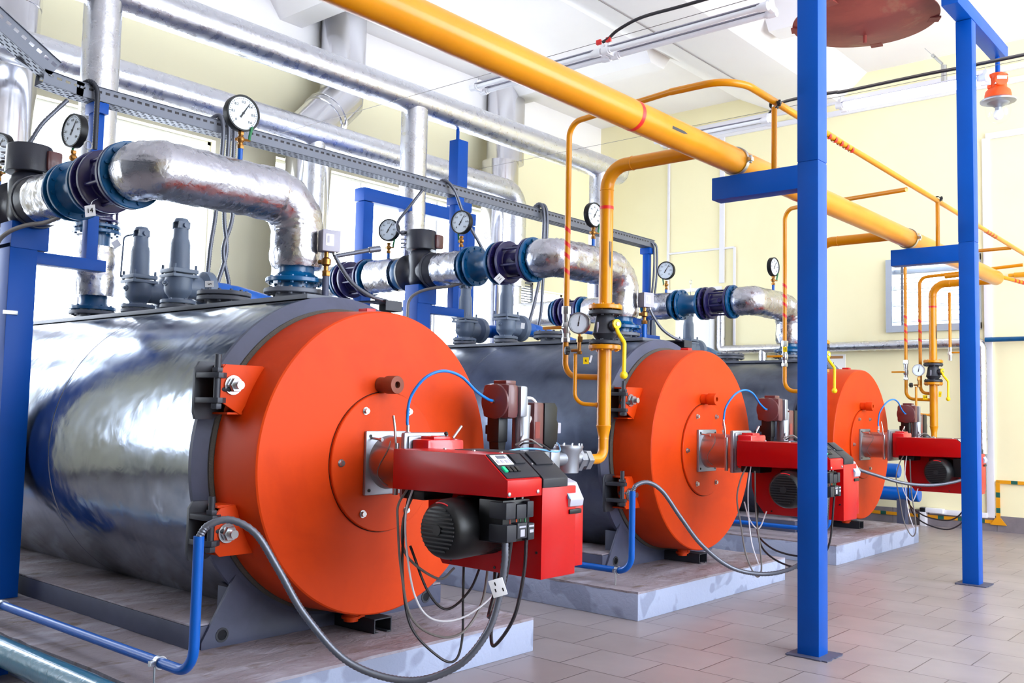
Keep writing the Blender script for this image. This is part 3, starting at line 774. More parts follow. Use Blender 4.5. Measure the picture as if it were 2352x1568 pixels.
GX, GZ, GR = .92, 2.832, .079
def build_riser(k, full=True):
    Y = 1.6; X = .21
    r = thing('gas_riser_pipe', (X, Y, 1.0), '', 'pipe', 'yellow gas risers feeding the burners')
    top = fillet([(GX-.05, Y, GZ), (X, Y, GZ), (X, Y, 1.965)], .14, 14)
    b = B().tube(top, .042, 28); b.lathe((.40, Y, GZ), (1, 0, 0), [(-.004, .0425), (-.002, .0445), (.002, .0445), (.004, .0425)], 28)
    b.lathe((X, Y, GZ-.145), (0, 0, 1), [(-.004, .0425), (-.002, .0445), (.002, .0445), (.004, .0425)], 28)
    b.build('upper_pipe', 'yellow', r)
    low = B().cyl((X, Y, 1.715), (X, Y, 1.215), .043, n=28)
    low.lathe((X, Y, 1.225), (0, 0, -1), [(0, .044), (.004, .046), (.010, .044), (.075, .031), (.085, .033)], 28)
    low.tube(fillet([(X, Y, 1.15), (X, Y, 1.02), (X-.005, 1.40, 1.02)], .12, 12), .031, 24)
    low.build('lower_pipe', 'yellow', r)
    f = B().flange((X, Y, 1.938), (0, 0, 1), .105, .028, 8, .085, .009); f.build('flange', 'yellow', r)
    f = B().flange((X, Y, 1.690), (0, 0, 1), .100, .028, 8, .082, .009); f.build('flange', 'yellow', r)
    bb = B(); helix_band(bb, (X, Y, 2.575), (0, 0, 1), .0424, .020, 0); bb.build('red_band', 'redband', r)
    # flow arrow mark
    n = Vector((.55, -.83, 0)); t = Vector((.83, .55, 0))
    vs = []
    for (a, z) in ((-.009, 2.36), (.009, 2.36), (.009, 2.22), (0, 2.19), (-.009, 2.22)):
        th = math.atan2(-.28, .96)+a/.042; vs.append((X+.0428*math.cos(th), Y+.0428*math.sin(th), z))
    B().add(vs, [(0, 1, 2, 3, 4)]).build('flow_arrow', 'black', r)
    # flanged ball valve
    v = B().flange((X, Y, 1.905), (0, 0, 1), .104, .026, 8, .085, .009); v.flange((X, Y, 1.722), (0, 0, 1), .098, .024, 8, .082, .009)
    v.lathe((X, Y, 1.735), (0, 0, 1), [(0, .05), (.02, .058), (.045, .074), (.052, .080), (.062, .074), (.10, .066), (.145, .06), (.17, .052)], 40)
    v.cyl((X, Y, 1.83), (X+.085, Y-.02, 1.835), .026); v.cyl((X+.075, Y-.02, 1.835), (X+.095, Y-.022, 1.835), .036)
    vo = v.build('ball_valve', 'darkgrey', r)
    B().box(X-.008, X+.0, Y-.077, Y-.0665, 1.79, 1.855).build('rating_plate', 'silvergrey', vo)
    h = B(); hx = X+.105
    h.lathe((hx, Y-.028, 1.842), (.95, -.3, 0), [(-.010, .026), (-.008, .030), (.008, .030), (.010, .026)], 24)
    h.tube(fillet([(hx, Y-.028, 1.82), (hx+.012, Y-.03, 1.79), (hx+.062, Y-.032, 1.725), (hx+.060, Y-.032, 1.545)], .03, 6), .0125, 12, rr=None)
    h.sphere((hx+.060, Y-.032, 1.530), .024, 10)
    ho = h.build('handle', 'brightyellow', vo, 'bright yellow lever handle')
    B().hexa((hx+.008, Y-.032, 1.842), (.95, -.3, 0), .013, .010).build('nut', 'steel', ho)
    return r
g_lab = ['yellow gas riser before the middle boiler with black valve and yellow lever',
         'yellow gas riser hidden behind the blue post, only its valve lever showing at the right',
         'yellow gas riser at the far right in front of the louvred window']
gr0 = build_riser(0); gr0['label'] = g_lab[0]
gr1 = dup(gr0, S, g_lab[1]); gr2 = dup(gr0, 2*S, g_lab[2])

def pressure_dial(r, c, nrm, rad, depth, m='rubber', ang=35, nm='case'):
    c = Vector(c); nrm = Vector(nrm).normalized()
    cs = B().lathe(c-nrm*depth, nrm, [(0, rad*.97), (.003, rad), (depth-.003, rad), (depth, rad*.985), (depth, rad*.90), (depth-.008, rad*.89)], 48, cap=True)
    co = cs.build(nm, m, r)
    R = facing(nrm)
    dl = B().lathe(c-nrm*.008, nrm, [(0, rad*.89), (.001, rad*.89)], 48); do = dl.build('dial', 'dial', co)
    tk = B()
    for j in range(31):
        a = math.radians(225-270*j/30); L = .10 if j % 5 == 0 else .05
        ct = c-nrm*.0065+R @ Vector((math.cos(a), math.sin(a), 0))*rad*.80
        rr_ = R @ Matrix.Rotation(a, 3, 'Z')
        q = B().box(-rad*L/2, rad*L/2, -rad*.012, rad*.012, -.0005, .0005)
        tk.add([rr_ @ v+ct for v in q.v], q.f)
    tk.build('scale_marks', 'black', do)
    nd = B(); a = math.radians(ang); rr_ = R @ Matrix.Rotation(a, 3, 'Z')
    q = B().prism([(-rad*.30, -rad*.05), (rad*.72, -rad*.012), (rad*.72, rad*.012), (-rad*.30, rad*.05)], -.0006, .0006, 'z')
    nd.add([rr_ @ v+c-nrm*.0045 for v in q.v], q.f); nd.lathe(c-nrm*.006, nrm, [(0, rad*.07), (.003, rad*.07)], 16)
    nd.build('needle', 'black', do)
    B().lathe(c-nrm*.0035, nrm, [(0, rad*.885), (.001, rad*.885)], 40).build('cover_glass', 'pane', co)
    return co, do, R

# gauges on the gas risers: steel case, brass cock with black knob and yellow tag
def gas_gauge(k):
    X, Y, zc = .075, 1.515, 1.853
    r = thing('gas_pressure_gauge', (X, Y, 1.60), '', 'gauge', 'steel-cased gauges on the gas risers')
    nrm = Vector((.35, -.93, 0)).normalized(); rad = .068
    pressure_dial(r, Vector((X, Y, zc))+nrm*.02, nrm, rad, .045, 'steel', 80)
    b = B().cyl((X, Y+.005, 1.81), (X, Y+.005, 1.745), .010); b.hexa((X, Y+.005, 1.735), (0, 0, 1), .019, .035); b.cyl((X, Y+.005, 1.75), (X, Y+.005, 1.66), .012); b.cyl((X, Y+.005, 1.685), (X-.05, Y-.01, 1.683), .010); b.hexa((X, Y+.005, 1.66), (0, 0, 1), .017, .02)
    b.build('brass_cock', 'brass', r)
    kb = B(); o = Vector((X-.075, Y-.012, 1.683)); d = Vector((-.6, -.8, 0)).normalized(); u, w = frame_of(d)
    kb.lathe(o-d*.010, d, [(0, .016), (.002, .020), (.028, .020), (.032, .014)], 20)
    for j in range(6):
        a = 2*PI*j/6; q = o+(u*math.cos(a)+w*math.sin(a))*.018; kb.lathe(q-d*.006, d, [(0, .009), (.003, .011), (.02, .011), (.024, .008)], 10)
    kb.build('black_knob', 'black', r)
    # thin branch pipe down and into the riser
    B().tube(fillet([(X-.03, Y+.005, 1.665), (X-.03, Y+.005, 1.355), (.19, 1.585, 1.348)], .07, 10), .0125, 16).build('branch_pipe', 'yellow', r)
    B().cyl((.165, 1.575, 1.348), (.178, 1.585, 1.348), .017, n=16).build('weld_boss', 'yellow', r)
    return r
gg0 = gas_gauge(0); gg0['label'] = 'round steel gas gauge beside the valve of the riser in front of the middle boiler'
gg2 = dup(gg0, 2*S, 'small steel gas gauge beside the valve of the far right riser')

def number_tag(loc, w, h, nrm, txt, m, label, roll=0.0, size=None, cat='tag', wire=None):
    R = facing(nrm, roll); loc = Vector(loc)
    r = thing('number_tag', loc, label, cat)
    q = B().box(-w/2, w/2, -h/2, h/2, -.001, .001)
    B().add([R @ v+loc for v in q.v], q.f).build('plate', m, r)
    if txt: text(txt, size or h*.62, loc+R @ Vector((0, 0, .0018)), R, 'black', r)
    if wire: B().tube(smoothcurve([Vector(p) for p in wire], 6), .0012, 6).build('wire', 'steel', r)
    return r
q = P(1346, 828, Y=1.52)
number_tag(q, .036, .042, (.35, -.93, 0), '6', 'brightyellow', 'yellow tag with number 6 hanging on the gas riser in front of the middle boiler', .02)
q = P(1357, 824, Y=1.53)
number_tag(q, .012, .045, (.5, -.86, 0), '', 'tagwhite', 'narrow pale paper strip beside the yellow number 6 tag', -.25)
q = P(1803, 802, Y=S+1.56)
number_tag(q, .036, .048, (.2, -.98, 0), '12', 'brightyellow', 'yellow tag with number 12 on the thin gas pipe left of the blue post', .05, .03)
q = P(2125, 912, Y=2*S+1.50)
number_tag(q, .048, .05, (.1, -.99, 0), '14', 'brightyellow', 'yellow tag with number 14 at the elbows of the far right gas riser', .05, .04)
q = P(2159, 905, Y=2*S+1.50)
number_tag(q, .03, .06, (.1, -.99, 0), '3', 'brightyellow', 'yellow oval tag with number 3 under the flange of the far right gas riser', -.1, .03)

# thin bleed pipes left of every riser
def bleed(k, Xb=-.09, top=(1.13, 1.14, 3.10), name='gas_vent_pipe'):
    Y = 1.595
    r = thing(name, (Xb, Y, 1.5), '', 'pipe', 'thin yellow gas vent pipes beside the risers')
    p = fillet([top, (Xb, Y, 3.17), (Xb, Y, 1.528), (.19, Y, 1.518)], [.10, .09], 10)
    B().tube(p, .0185, 16).build('pipe', 'yellow', r)
    c = B().hexa((Xb, Y, 1.925), (0, 0, 1), .030, .05); c.lathe((Xb, Y, 1.885), (0, 0, 1), [(0, .024), (.04, .024)], 16); c.cyl((Xb, Y, 1.76), (Xb, Y, 1.90), .022); c.lathe((Xb, Y, 1.80), (0, 0, 1), [(0, .022), (.02, .029), (.05, .029), (.07, .022)], 18); c.hexa((Xb, Y, 1.745), (0, 0, 1), .027, .03)
    c.cyl((Xb, Y, 1.835), (Xb-.005, Y-.05, 1.835), .010)
    co = c.build('ball_valve', 'steel', r)
    h = B().box(Xb-.145, Xb+.005, Y-.058, Y-.052, 1.825, 1.845, .003)
    h.build('handle', 'yellow', co, 'yellow lever handle')
    for z in (2.47, 2.375, 2.30, 2.20):
        bb = B(); helix_band(bb, (Xb, Y, z), (0, 0, 1), .0185, .028, .8); bb.build('red_stripe', 'redband', r)
    return r
bl0 = bleed(0, top=(.72, 1.505, 3.187)); bl0['label'] = 'thin yellow pipe with red stripes left of the gas riser at the middle boiler'
bl1 = bleed(0); bl1.location.y += S; bl1['label'] = ('thin yellow pipe with red stripes just left of the near blue post')
bl2 = dup(bl1, S, 'left one of the thin yellow pipes before the louvred window')
bx = thing('gas_vent_pipe', (-.0, 2*S+1.62, 1.5), 'right one of the thin red-striped yellow pipes before the louvred window', 'pipe')
B().tube(fillet([(1.13, 2*S+1.66, 2.99), (.05, 2*S+1.66, 2.93), (.05, 2*S+1.66, 1.60), (.19, 2*S+1.62, 1.59)], .09, 10), .0185, 16).build('pipe', 'yellow', bx)
for z in (2.42, 2.30, 2.20):
    bb = B(); helix_band(bb, (.05, 2*S+1.66, z), (0, 0, 1), .0185, .028, .8); bb.build('red_stripe', 'redband', bx)
by = thing('gas_vent_pipe', (.33, 2*S+1.72, 1.9), 'short thin yellow pipe with a small cock right behind the far right gas riser', 'pipe')
B().cyl((.35, 2*S+1.75, 2.75), (.35, 2*S+1.75, 2.10), .0165, n=14).build('pipe', 'yellow', by)
B().cyl((.35, 2*S+1.75, 2.12), (.35, 2*S+1.75, 1.97), .022, n=14).hexa((.35, 2*S+1.75, 2.03), (0, 0, 1), .027, .04).build('cock', 'steel', by)
B().box(.37, .52, 2*S+1.73, 2*S+1.736, 2.05, 2.068, .003).build('handle', 'yellow', by)

# ------------------------------------------------------------------ gas main and upper vent line
r = thing('gas_main_pipe', (GX, 3.5, GZ), 'thick yellow gas main running overhead across the whole room', 'pipe')
B().lathe((GX, -2.6, GZ), (0, 1, 0), [(0, GR), (10.45, GR), (10.49, GR*.95), (10.52, GR*.75), (10.535, GR*.4), (10.54, 0.001)], 64).build('pipe', 'yellow', r)
for y in (.767+.37, 4.18):
    pass
bb = B(); helix_band(bb, (GX, .80, GZ), (0, 1, 0), GR, .030, 0, 48); bb.build('red_band', 'redband', r)
bb = B(); helix_band(bb, (GX, 2.80, GZ), (0, 1, 0), GR, .030, 0, 48); bb.build('red_band', 'redband', r)
vs = []
for (y, a) in ((1.07, -.10), (1.07, .10), (1.19, .10), (1.23, 0), (1.19, -.10)):
    th = math.radians(-8)+a; vs.append((GX+(GR+.0008)*math.cos(th), y, GZ+(GR+.0008)*math.sin(th)))
B().add(vs, [(0, 1, 2, 3, 4)]).build('flow_arrow', 'black', r)
for k, yc in enumerate((1.93, 5.04)):
    c = thing('pipe_clamp', (GX, yc, 2.735), ['steel pipe clamp holding the gas main on the arm of the near blue post', 'steel pipe clamp holding the gas main on the arm of the far blue post'][k], 'clamp', 'pipe clamps on the gas main')
    b = B().lathe((GX, yc-.016, GZ), (0, 1, 0), [(0, GR+.001), (0, GR+.008), (.032, GR+.008), (.032, GR+.001)], 48, cap=False)
    b.box(GX+GR+.004, GX+GR+.034, yc-.016, yc+.016, GZ-.012, GZ+.012, .002); b.build('ring', 'steel', c)
    b = B().hexa((GX+GR+.02, yc, GZ-.024), (0, 0, 1), .010, .048); b.build('bolt', 'steel', c)
    B().cyl((GX, yc, 2.73), (GX, yc, GZ-GR-.006), .016, n=16).build('stud', 'blue', c)

r = thing('gas_vent_line', (1.16, 4.5, 3.12), 'long thin yellow pipe with red stripes running above and right of the gas main', 'pipe')
VX, VZ = 1.16, 3.145
a = P(1445, 224, Y=1.50)
pts = fillet([(.72, 1.505, 3.187), (VX, 1.46, VZ+.02), (VX, YW+.05, VZ-.06)], .18, 12)
B().tube(pts, .021, 18).build('pipe', 'yellow', r)
for yy in (2.75, 2.85, 2.95, 3.05, 3.14, 6.55, 6.65, 6.75, 6.85):
    bb = B(); helix_band(bb, (VX, yy, VZ+.012-.0095*(yy-1.46)), (0, 1, 0), .021, .032, .2); bb.build('red_stripe', 'redband', r)
for yy in (1.95, 5.05):
    b = B().cyl((VX, yy, 2.70), (VX, yy, VZ-.02), .0165, n=16); b.build('support_rod', 'yellow', r)
    b = B().lathe((VX, yy-.012, VZ-.005), (0, 1, 0), [(0, .022), (0, .028), (.024, .028), (.024, .022)], 24, cap=False); b.box(VX+.024, VX+.042, yy-.012, yy+.012, VZ-.006, VZ+.010, .002); b.hexa((VX+.033, yy, VZ-.018), (0, 0, 1), .008, .036)
    b.build('clamp', 'darkgrey', r)
r = thing('gas_vent_branch', (1.3, 7.9, 2.95), 'short thin yellow pipe with red stripes leaving toward the right behind the far blue post', 'pipe')
pts = fillet([(.45, 7.70, 2.86), (.86, 7.70, 2.875), (1.18, 8.6, 2.80)], .10, 8)
B().tube(pts, .021, 14).build('pipe', 'yellow', r)
d = (Vector(pts[-1])-Vector(pts[-2])).normalized()
for t in (.45, .38, .31, .24, .17):
    bb = B(); helix_band(bb, Vector(pts[-1])-d*t, d, .021, .03, .5); bb.build('red_stripe', 'redband', r)

# ================================================================== BLUE POSTS
PX = 1.462; A = .124
def post(y0, lab, top):
    r = thing('support_post', (PX-A/2, y0+A/2, 0), lab, 'post', 'blue square posts holding the gas main')
    b = B().box(PX-A, PX, y0, y0+A, 0, 2.745, .006); b.box(PX-A-.0005, PX+.0005, y0-.0005, y0+A+.0005, 2.748, top, .006); b.box(PX-A+.004, PX-.004, y0+.004, y0+A-.004, 2.74, 2.76)
    b.build('column', 'blue', r)
    b = B().box(.795, PX-A+.004, y0+.0, y0+.115, 2.598, 2.735, .005); b.build('bracket_arm', 'blue', r)
    bp = B(); n = 18; rnd = random.Random(int(y0*10)); vs = []
    for j in range(4*n):
        e = j//n; t = (j % n)/n; s = .235
        p = [(-s/2+s*t, -s/2), (s/2, -s/2+s*t), (s/2-s*t, s/2), (-s/2, s/2-s*t)][e]
        w = rnd.uniform(-.006, .008); vs.append((PX-A/2+.01+p[0]*(1+w*6), y0+A/2+p[1]*(1+w*6)))
    B().prism(vs, 0, .007, 'z').build('grout_pad', 'greypaint', r)
    return r
post(1.867, 'thick blue square post in the foreground with an arm carrying the gas main', 5.6)
p2 = post(4.978, 'slimmer looking blue square post farther right, carrying the orange lamp arm above', 4.60)
b = B().box(PX-A-.002, PX+.002, 4.60, 6.16, 4.605, 4.725, .005)
b.build('top_beam', 'blue', p2)
lamp = thing('explosion_proof_lamp', (1.40, 6.05, 4.05), 'orange explosion-proof lamp with clear glass dome hanging from the blue beam at upper right', 'lamp')
L0 = Vector((1.40, 6.05, 0))
B().cyl(L0+Vector((0, 0, 4.44)), L0+Vector((0, 0, 4.612)), .020).build('stem', 'blue', lamp)
b = B().lathe(L0+Vector((0, 0, 4.455)), (0, 0, -1), [(0, .055), (.012, .078), (.03, .078), (.04, .073), (.135, .076), (.165, .105), (.20, .112), (.235, .114)], 40)
b.box(1.40-.075, 1.40-.04, 5.98, 6.12, 4.31, 4.44, .01)
bo = b.build('housing', 'paleorange', lamp)
d = Vector((.55, -.83, 0)).normalized()
cv = B().lathe(L0+Vector((0, 0, 4.375))+d*.06, d, [(0, .060), (.02, .060), (.028, .052), (.028, .001)], 32, cap=False)
co = cv.build('terminal_cover', 'paleorange', bo)
R = facing(d); q = B().box(-.042, .042, -.015, .015, -.001, .001); B().add([R @ v+L0+Vector((.004, -.006, 4.388))+d*.089 for v in q.v], q.f).build('nameplate', 'tagwhite', co)
sc = B()
for s, z in ((-.055, 4.335), (.055, 4.42)): sc.cyl(L0+R @ Vector((s, 0, 0))+Vector((0, 0, z))+d*.07, L0+R @ Vector((s, 0, 0))+Vector((0, 0, z))+d*.10, .006, n=8)
sc.build('screw', 'steel', co)
B().lathe(L0+Vector((0, 0, 4.222)), (0, 0, -1), [(0, .112), (.004, .132), (.018, .152), (.030, .150), (.036, .128), (.040, .112)], 44).build('clamp_ring', 'castalu', lamp)
g = B().lathe(L0+Vector((0, 0, 4.19)), (0, 0, -1), [(0, .104), (.09, .104), (.13, .098), (.165, .078), (.185, .045), (.192, .001)], 40, cap=False)
g.build('glass_dome', 'pane', lamp)
B().lathe(L0+Vector((0, 0, 4.19)), (0, 0, -1), [(0, .10), (.02, .085), (.035, .05), (.05, .028), (.08, .028)], 28).build('lamp_holder', 'castalu', lamp)
B().sphere(L0+Vector((0, 0, 4.075)), .042, 12, 1.2).build('bulb', 'tube_off', lamp)

# ================================================================== FLOW LINES ON TOP OF THE BOILERS
ZF, YF = 2.455, -.882
def chain_flanges(b, xs, r=.172, t=.026, nb=8, rb=.148):
    for x in xs: b.flange((x, YF, ZF), (-1, 0, 0), r, t, nb, rb, .012)
def outlet(k):
    r = thing('insulated_outlet_bend', (-.78, 0, 1.955), '', 'pipe', 'foil-wrapped outlet bends of the boilers')
    path = fillet([(-.78, 0, 2.075), (-.78, 0, ZF+.005), (-.78, YF, ZF+.005), (-.955, YF, ZF)], [.27, .165], 12)
    path = resample(path, .035); rnd = random.Random(11+k)
    rr = [.146+rnd.uniform(-.004, .004)-(.012 if i in (0, len(path)-1) else 0) for i in range(len(path))]
    n = 48; b = B(); b.tube(path, .146, n, rr=rr)
    for i in range(len(b.v)):
        p = b.v[i]; b.v[i] = p+Vector((rnd.uniform(-1, 1), rnd.uniform(-1, 1), rnd.uniform(-1, 1)))*.0028
    b.build('foil_wrap', 'foil', r, smooth=60)
    rg = B().lathe((-.78, 0, 2.072), (0, 0, -1), [(0, .095), (.03, .10), (.055, .125), (.06, .14)], 32)
    rg.flange((-.78, 0, 1.985), (0, 0, 1), .166, .026, 12, .14, .010); rg.cyl((-.78, 0, 1.95), (-.78, 0, 2.09), .10)
    rg.build('neck_flange', 'teal', r)
    e = B().cyl((-.94, YF, ZF), (-1.0, YF, ZF), .112); e.flange((-.972, YF, ZF), (-1, 0, 0), .172, .026, 12, .148, .012)
    e.build('end_flange', 'teal', r)
    return r
o_lab = ['crinkled foil-wrapped outlet bend rising from the nearest boiler at upper left',
         'foil-wrapped outlet bend of the middle boiler behind the yellow gas riser',
         'foil-wrapped outlet bend of the farthest boiler, running behind the near blue post']
for k in range(3):
    o = outlet(k); o['label'] = o_lab[k]; o.location.y += k*S

def shutoff(x0, name='shut_off_valve'):
    """purple-blue flanged valve with body ring, between x0 and x0-.31"""
    r = thing(name, (x0-.16, YF, ZF-.172), '', 'valve')
    b = B().flange((x0, YF, ZF), (-1, 0, 0), .172, .026, 12, .150, .011); b.flange((x0-.284, YF, ZF), (-1, 0, 0), .172, .024, 12, .150, .011)
    b.lathe((x0-.215, YF, ZF), (-1, 0, 0), [(0, .160), (.004, .166), (.022, .166), (.026, .160)], 44)
    b.lathe((x0-.02, YF, ZF), (-1, 0, 0), [(0, .115), (.02, .098), (.19, .098), (.20, .110), (.27, .112)], 40)
    for j in range(6):
        a = 2*PI*(j+.3)/6; c, s = math.cos(a)*.132, math.sin(a)*.132
        b.cyl((x0-.02, YF+c, ZF+s), (x0-.22, YF+c, ZF+s), .010, n=10)
    b.build('body', 'purple', r)
    d = Vector((.35, -.93, .05)).normalized(); q = Vector((x0-.12, YF, ZF))+d*.09
    h = B().cyl(q, q+d*.05, .026); h.hexa(q+d*.045, d, .026, .03); h.build('stem', 'purple', r)
    B().lathe((x0-.243, YF, ZF), (-1, 0, 0), [(0, .118), (.042, .118)], 36).build('gap_ring', 'rubber', r)
    return r
def joint(x0):
    r = thing('flanged_joint', (x0-.15, YF, ZF-.165), '', 'coupling')
    b = B(); b.flange((x0, YF, ZF), (-1, 0, 0), .168, .024, 12, .148, .010); b.flange((x0-.235, YF, ZF), (-1, 0, 0), .162, .024, 12, .142, .010)
    b.lathe((x0-.02, YF, ZF), (-1, 0, 0), [(0, .125), (.03, .105), (.06, .098), (.15, .098), (.19, .110), (.215, .128)], 36)
    b.flange((x0-.300, YF, ZF), (-1, 0, 0), .162, .024, 12, .142, .010)
    b.lathe((x0-.32, YF, ZF), (-1, 0, 0), [(0, .12), (.05, .122), (.06, .115)], 36)
    b.lathe((x0-.25, YF, ZF), (-1, 0, 0), [(0, .08), (.06, .08)], 36)
    b.build('body', 'teal', r)
    B().lathe((x0-.259, YF, ZF), (-1, 0, 0), [(0, .118), (.02, .135), (.041, .118)], 36).build('rubber_bellows', 'rubber', r)
    e = B().cyl((x0-.15, YF, ZF+.09), (x0-.15, YF, ZF+.215), .003, n=8)
    e.tube([Vector((x0-.15, YF, ZF+.238))+Vector((0, math.cos(a)*.022, math.sin(a)*.022)) for a in [2*PI*j/20 for j in range(21)]], .003, 8)
    e.build('lifting_eye', 'steel', r)
    return r
def foilsleeve(x0, x1, rad, seed, name='foil_wrapped_pipe'):
    r = B(); rnd = random.Random(seed); n = max(3, int((x0-x1)/.03)); rings = []
    pts = [Vector((x0+(x1-x0)*i/n, YF, ZF)) for i in range(n+1)]
    r.tube(pts, rad, 40, rr=[rad+rnd.uniform(-.004, .004) for _ in pts])
    for i in range(len(r.v)): r.v[i] = r.v[i]+Vector((rnd.uniform(-1, 1)*.003, rnd.uniform(-1, 1)*.002, rnd.uniform(-1, 1)*.002))
    return r
def pump(x):
    r = thing('circulation_pump', (x, YF, 2.33), '', 'pump')
    b = B().lathe((x+.01, YF, 2.325), (0, 0, 1), [(0, .05), (.03, .095), (.06, .108), (.26, .108), (.30, .09), (.32, .07)], 36)
    b.lathe((x-.16, YF, ZF), (1, 0, 0), [(0, .155), (.022, .158), (.03, .150), (.05, .12), (.10, .10), (.20, .10), (.27, .12), (.30, .150), (.308, .158), (.33, .155)], 40)
    b.lathe((x+.165, YF, ZF), (1, 0, 0), [(0, .15), (.03, .145), (.09, .125)], 36)
    bo = b.build('body', 'pumpblack', r)
    b = B().lathe((x+.005, YF, 2.642), (0, 0, 1), [(0, .125), (.005, .129), (.155, .126), (.165, .120), (.168, .001)], 44)
    b.build('motor_head', 'pumpblack', r)
    B().cyl((x+.005, YF, 2.61), (x+.005, YF, 2.65), .075).build('red_neck', 'redoxide', r)
    B().lathe((x+.25, YF, ZF), (1, 0, 0), [(0, .128), (.015, .130), (.02, .124)], 36).build('red_gasket', 'redoxide', r)
    f = B()
    for j in range(5): f.tube(fillet([(x-.09, YF-.08, 2.665+.035*j), (x-.125, YF-.13, 2.665+.035*j), (x-.15, YF-.08, 2.67+.035*j)], .02, 4), .006, 8)
    f.build('terminal_clips', 'steel', r)
    c = B().box(x+.05, x+.14, YF+.05, YF+.14, 2.655, 2.78, .02); c.build('control_pod', 'maroon', r)
    return r
cnt = 0
chain = ['nearest boiler', 'middle boiler', 'farthest boiler']
for k in range(3):
    def put(o, lab, grp): o['label'] = lab; o['group'] = grp; o.location.y += k*S; return o
    put(shutoff(-1.005), ['dark purple valve with tag 14 joined to the big foil bend at upper left', 'purple-blue valve with white tag 11 left of the foil bend of the middle boiler', 'purple-blue valve left of the foil bend of the farthest boiler'][k], 'purple valves next to the outlet bends')
    put(joint(-1.335), ['teal flanged joint with lifting ring left of the nearest purple valve', 'teal flanged joint between white tag 11 valve and foil sleeve on the middle line', 'teal flanged joint with lifting ring on the farthest line'][k], 'teal joints on the flow lines')
    s = foilsleeve(-1.705, -1.985, .142, 30+k)
    s = thing('foil_wrapped_pipe', (-1.85, YF, ZF-.14), '', 'pipe') ; foilsleeve(-1.705, -1.985, .142, 30+k).build('foil_wrap', 'foil', s, smooth=60)
    b = B().cyl((-1.70, YF, ZF), (-2.0, YF, ZF), .10); b.lathe((-1.985, YF, ZF), (-1, 0, 0), [(0, .12), (.03, .135), (.045, .135)], 32); b.build('pipe_stub', 'teal', s)
    put(s, ['short foil sleeve between the black pump and teal joint at far left', 'short foil sleeve between the black pump and teal joint of the middle line', 'foil-wrapped pipe behind the grey switch box of the middle boiler'][k], 'foil sleeves on the flow lines')
    if k < 2:
        put(pump(-2.235), ['black pump with round motor head at the left picture edge', 'black pump with round motor head above the middle line, left of white tag 11'][k], 'black circulation pumps')
    if True:
        s = thing('foil_wrapped_pipe', (-2.7, YF, ZF-.14), '', 'pipe'); foilsleeve(-2.50, -2.82, .148, 40+k).build('foil_wrap', 'foil', s, smooth=60)
        b = B().cyl((-2.39, YF, ZF), (-2.9, YF, ZF), .12); b.flange((-2.86, YF, ZF), (-1, 0, 0), .168, .026, 8, .145, .011); b.lathe((-2.40, YF, ZF), (-1, 0, 0), [(0, .13), (.04, .140), (.07, .135)], 32); b.build('pipe_stub', 'teal', s)
        put(s, ['foil sleeve left of the black pump at the picture edge', 'white-looking foil sleeve left of the middle black pump', 'foil sleeve on the farthest line behind the yellow riser'][k], 'rear foil sleeves on the flow lines')
        put(shutoff(-2.90), ['rear purple valve of the nearest line outside the left edge', 'purple-blue valve at the rear of the middle line above the nearest orange door', 'small purple-blue valve behind the thin yellow riser left of the steel gauge'][k], 'rear purple valves of the flow lines')
        s = thing('foil_wrapped_pipe', (-3.6, YF, ZF-.16), '', 'pipe')
        b = B(); b.flange((-3.23, YF, ZF), (-1, 0, 0), .165, .024, 8, .142, .011); b.cyl((-3.23, YF, ZF), (-3.36, YF, ZF), .11); b.build('teal_flange', 'teal', s)
        B().tube(resample(fillet([(-3.30, YF, ZF), (-4.05, YF, ZF), (-4.05, YF, 1.2)], .3, 12), .05), .145, 36, wob=.02).build('foil_wrap', 'foilsmooth', s, smooth=60)
        put(s, ['foil pipe turning down behind the nearest boiler at the left edge', 'pale foil pipe behind the grey switch box turning down toward the windows', 'pale horizontal foil pipe behind the middle safety valves'][k], 'foil pipes turning down by the windows')

# gauges
def dial_gauge(base, zc, nrm, lever):
    bx, by, bz = base
    r = thing('pressure_gauge', base, '', 'gauge')
    nrm = Vector(nrm).normalized(); rad = .099
    co, do, R = pressure_dial(r, Vector((bx, by, zc))+nrm*.022, nrm, rad, .046, 'rubber', 58)
    for i, tx in enumerate(['0', '0.1', '0.2', '0.3', '0.4', '0.5', '0.6']):
        a = math.radians(225-45*i); p = Vector((bx, by, zc))+nrm*.0165+R @ Vector((math.cos(a)*rad*.60, math.sin(a)*rad*.60, 0))
        text(tx, .019, p, R, 'black', do, 'scale_number', .0004)
    B().cyl((bx, by, bz-.03), (bx, by, bz+.065), .014, n=16).build('pipe_stub', 'bluelight', r)
    b = B().hexa((bx, by, bz+.060), (0, 0, 1), .019, .022); b.cyl((bx, by, bz+.08), (bx, by, bz+.15), .012, n=14); b.lathe((bx, by, bz+.092), (0, 0, 1), [(0, .013), (.012, .022), (.026, .022), (.038, .013)], 18)
    b.hexa((bx, by, bz+.135), (0, 0, 1), .017, .018); b.cyl((bx, by, bz+.11), Vector((bx, by, bz+.11))+Vector(lever).normalized()*.05, .007, n=10)
    b.cyl((bx, by, bz+.11), Vector((bx, by, bz+.11))-Vector(lever).normalized()*.03, .008, n=10)
    b.build('brass_cock', 'brass', r)
    e = Vector((bx, by, bz+.11))+Vector(lever).normalized()*.045; Lh = B()
    Lh.tube([e, e+Vector((0, 0, .02)), e+Vector(lever).normalized()*.012+Vector((0, 0, .075))], .008, 8); Lh.build('green_lever', 'green', r, 'green lever')
    return r
gl1 = ['big black-rimmed gauge standing on the foil bend of the nearest boiler', 'black-rimmed gauge half hidden behind the yellow gas riser', 'black-rimmed gauge on the farthest foil bend left of the near blue post']
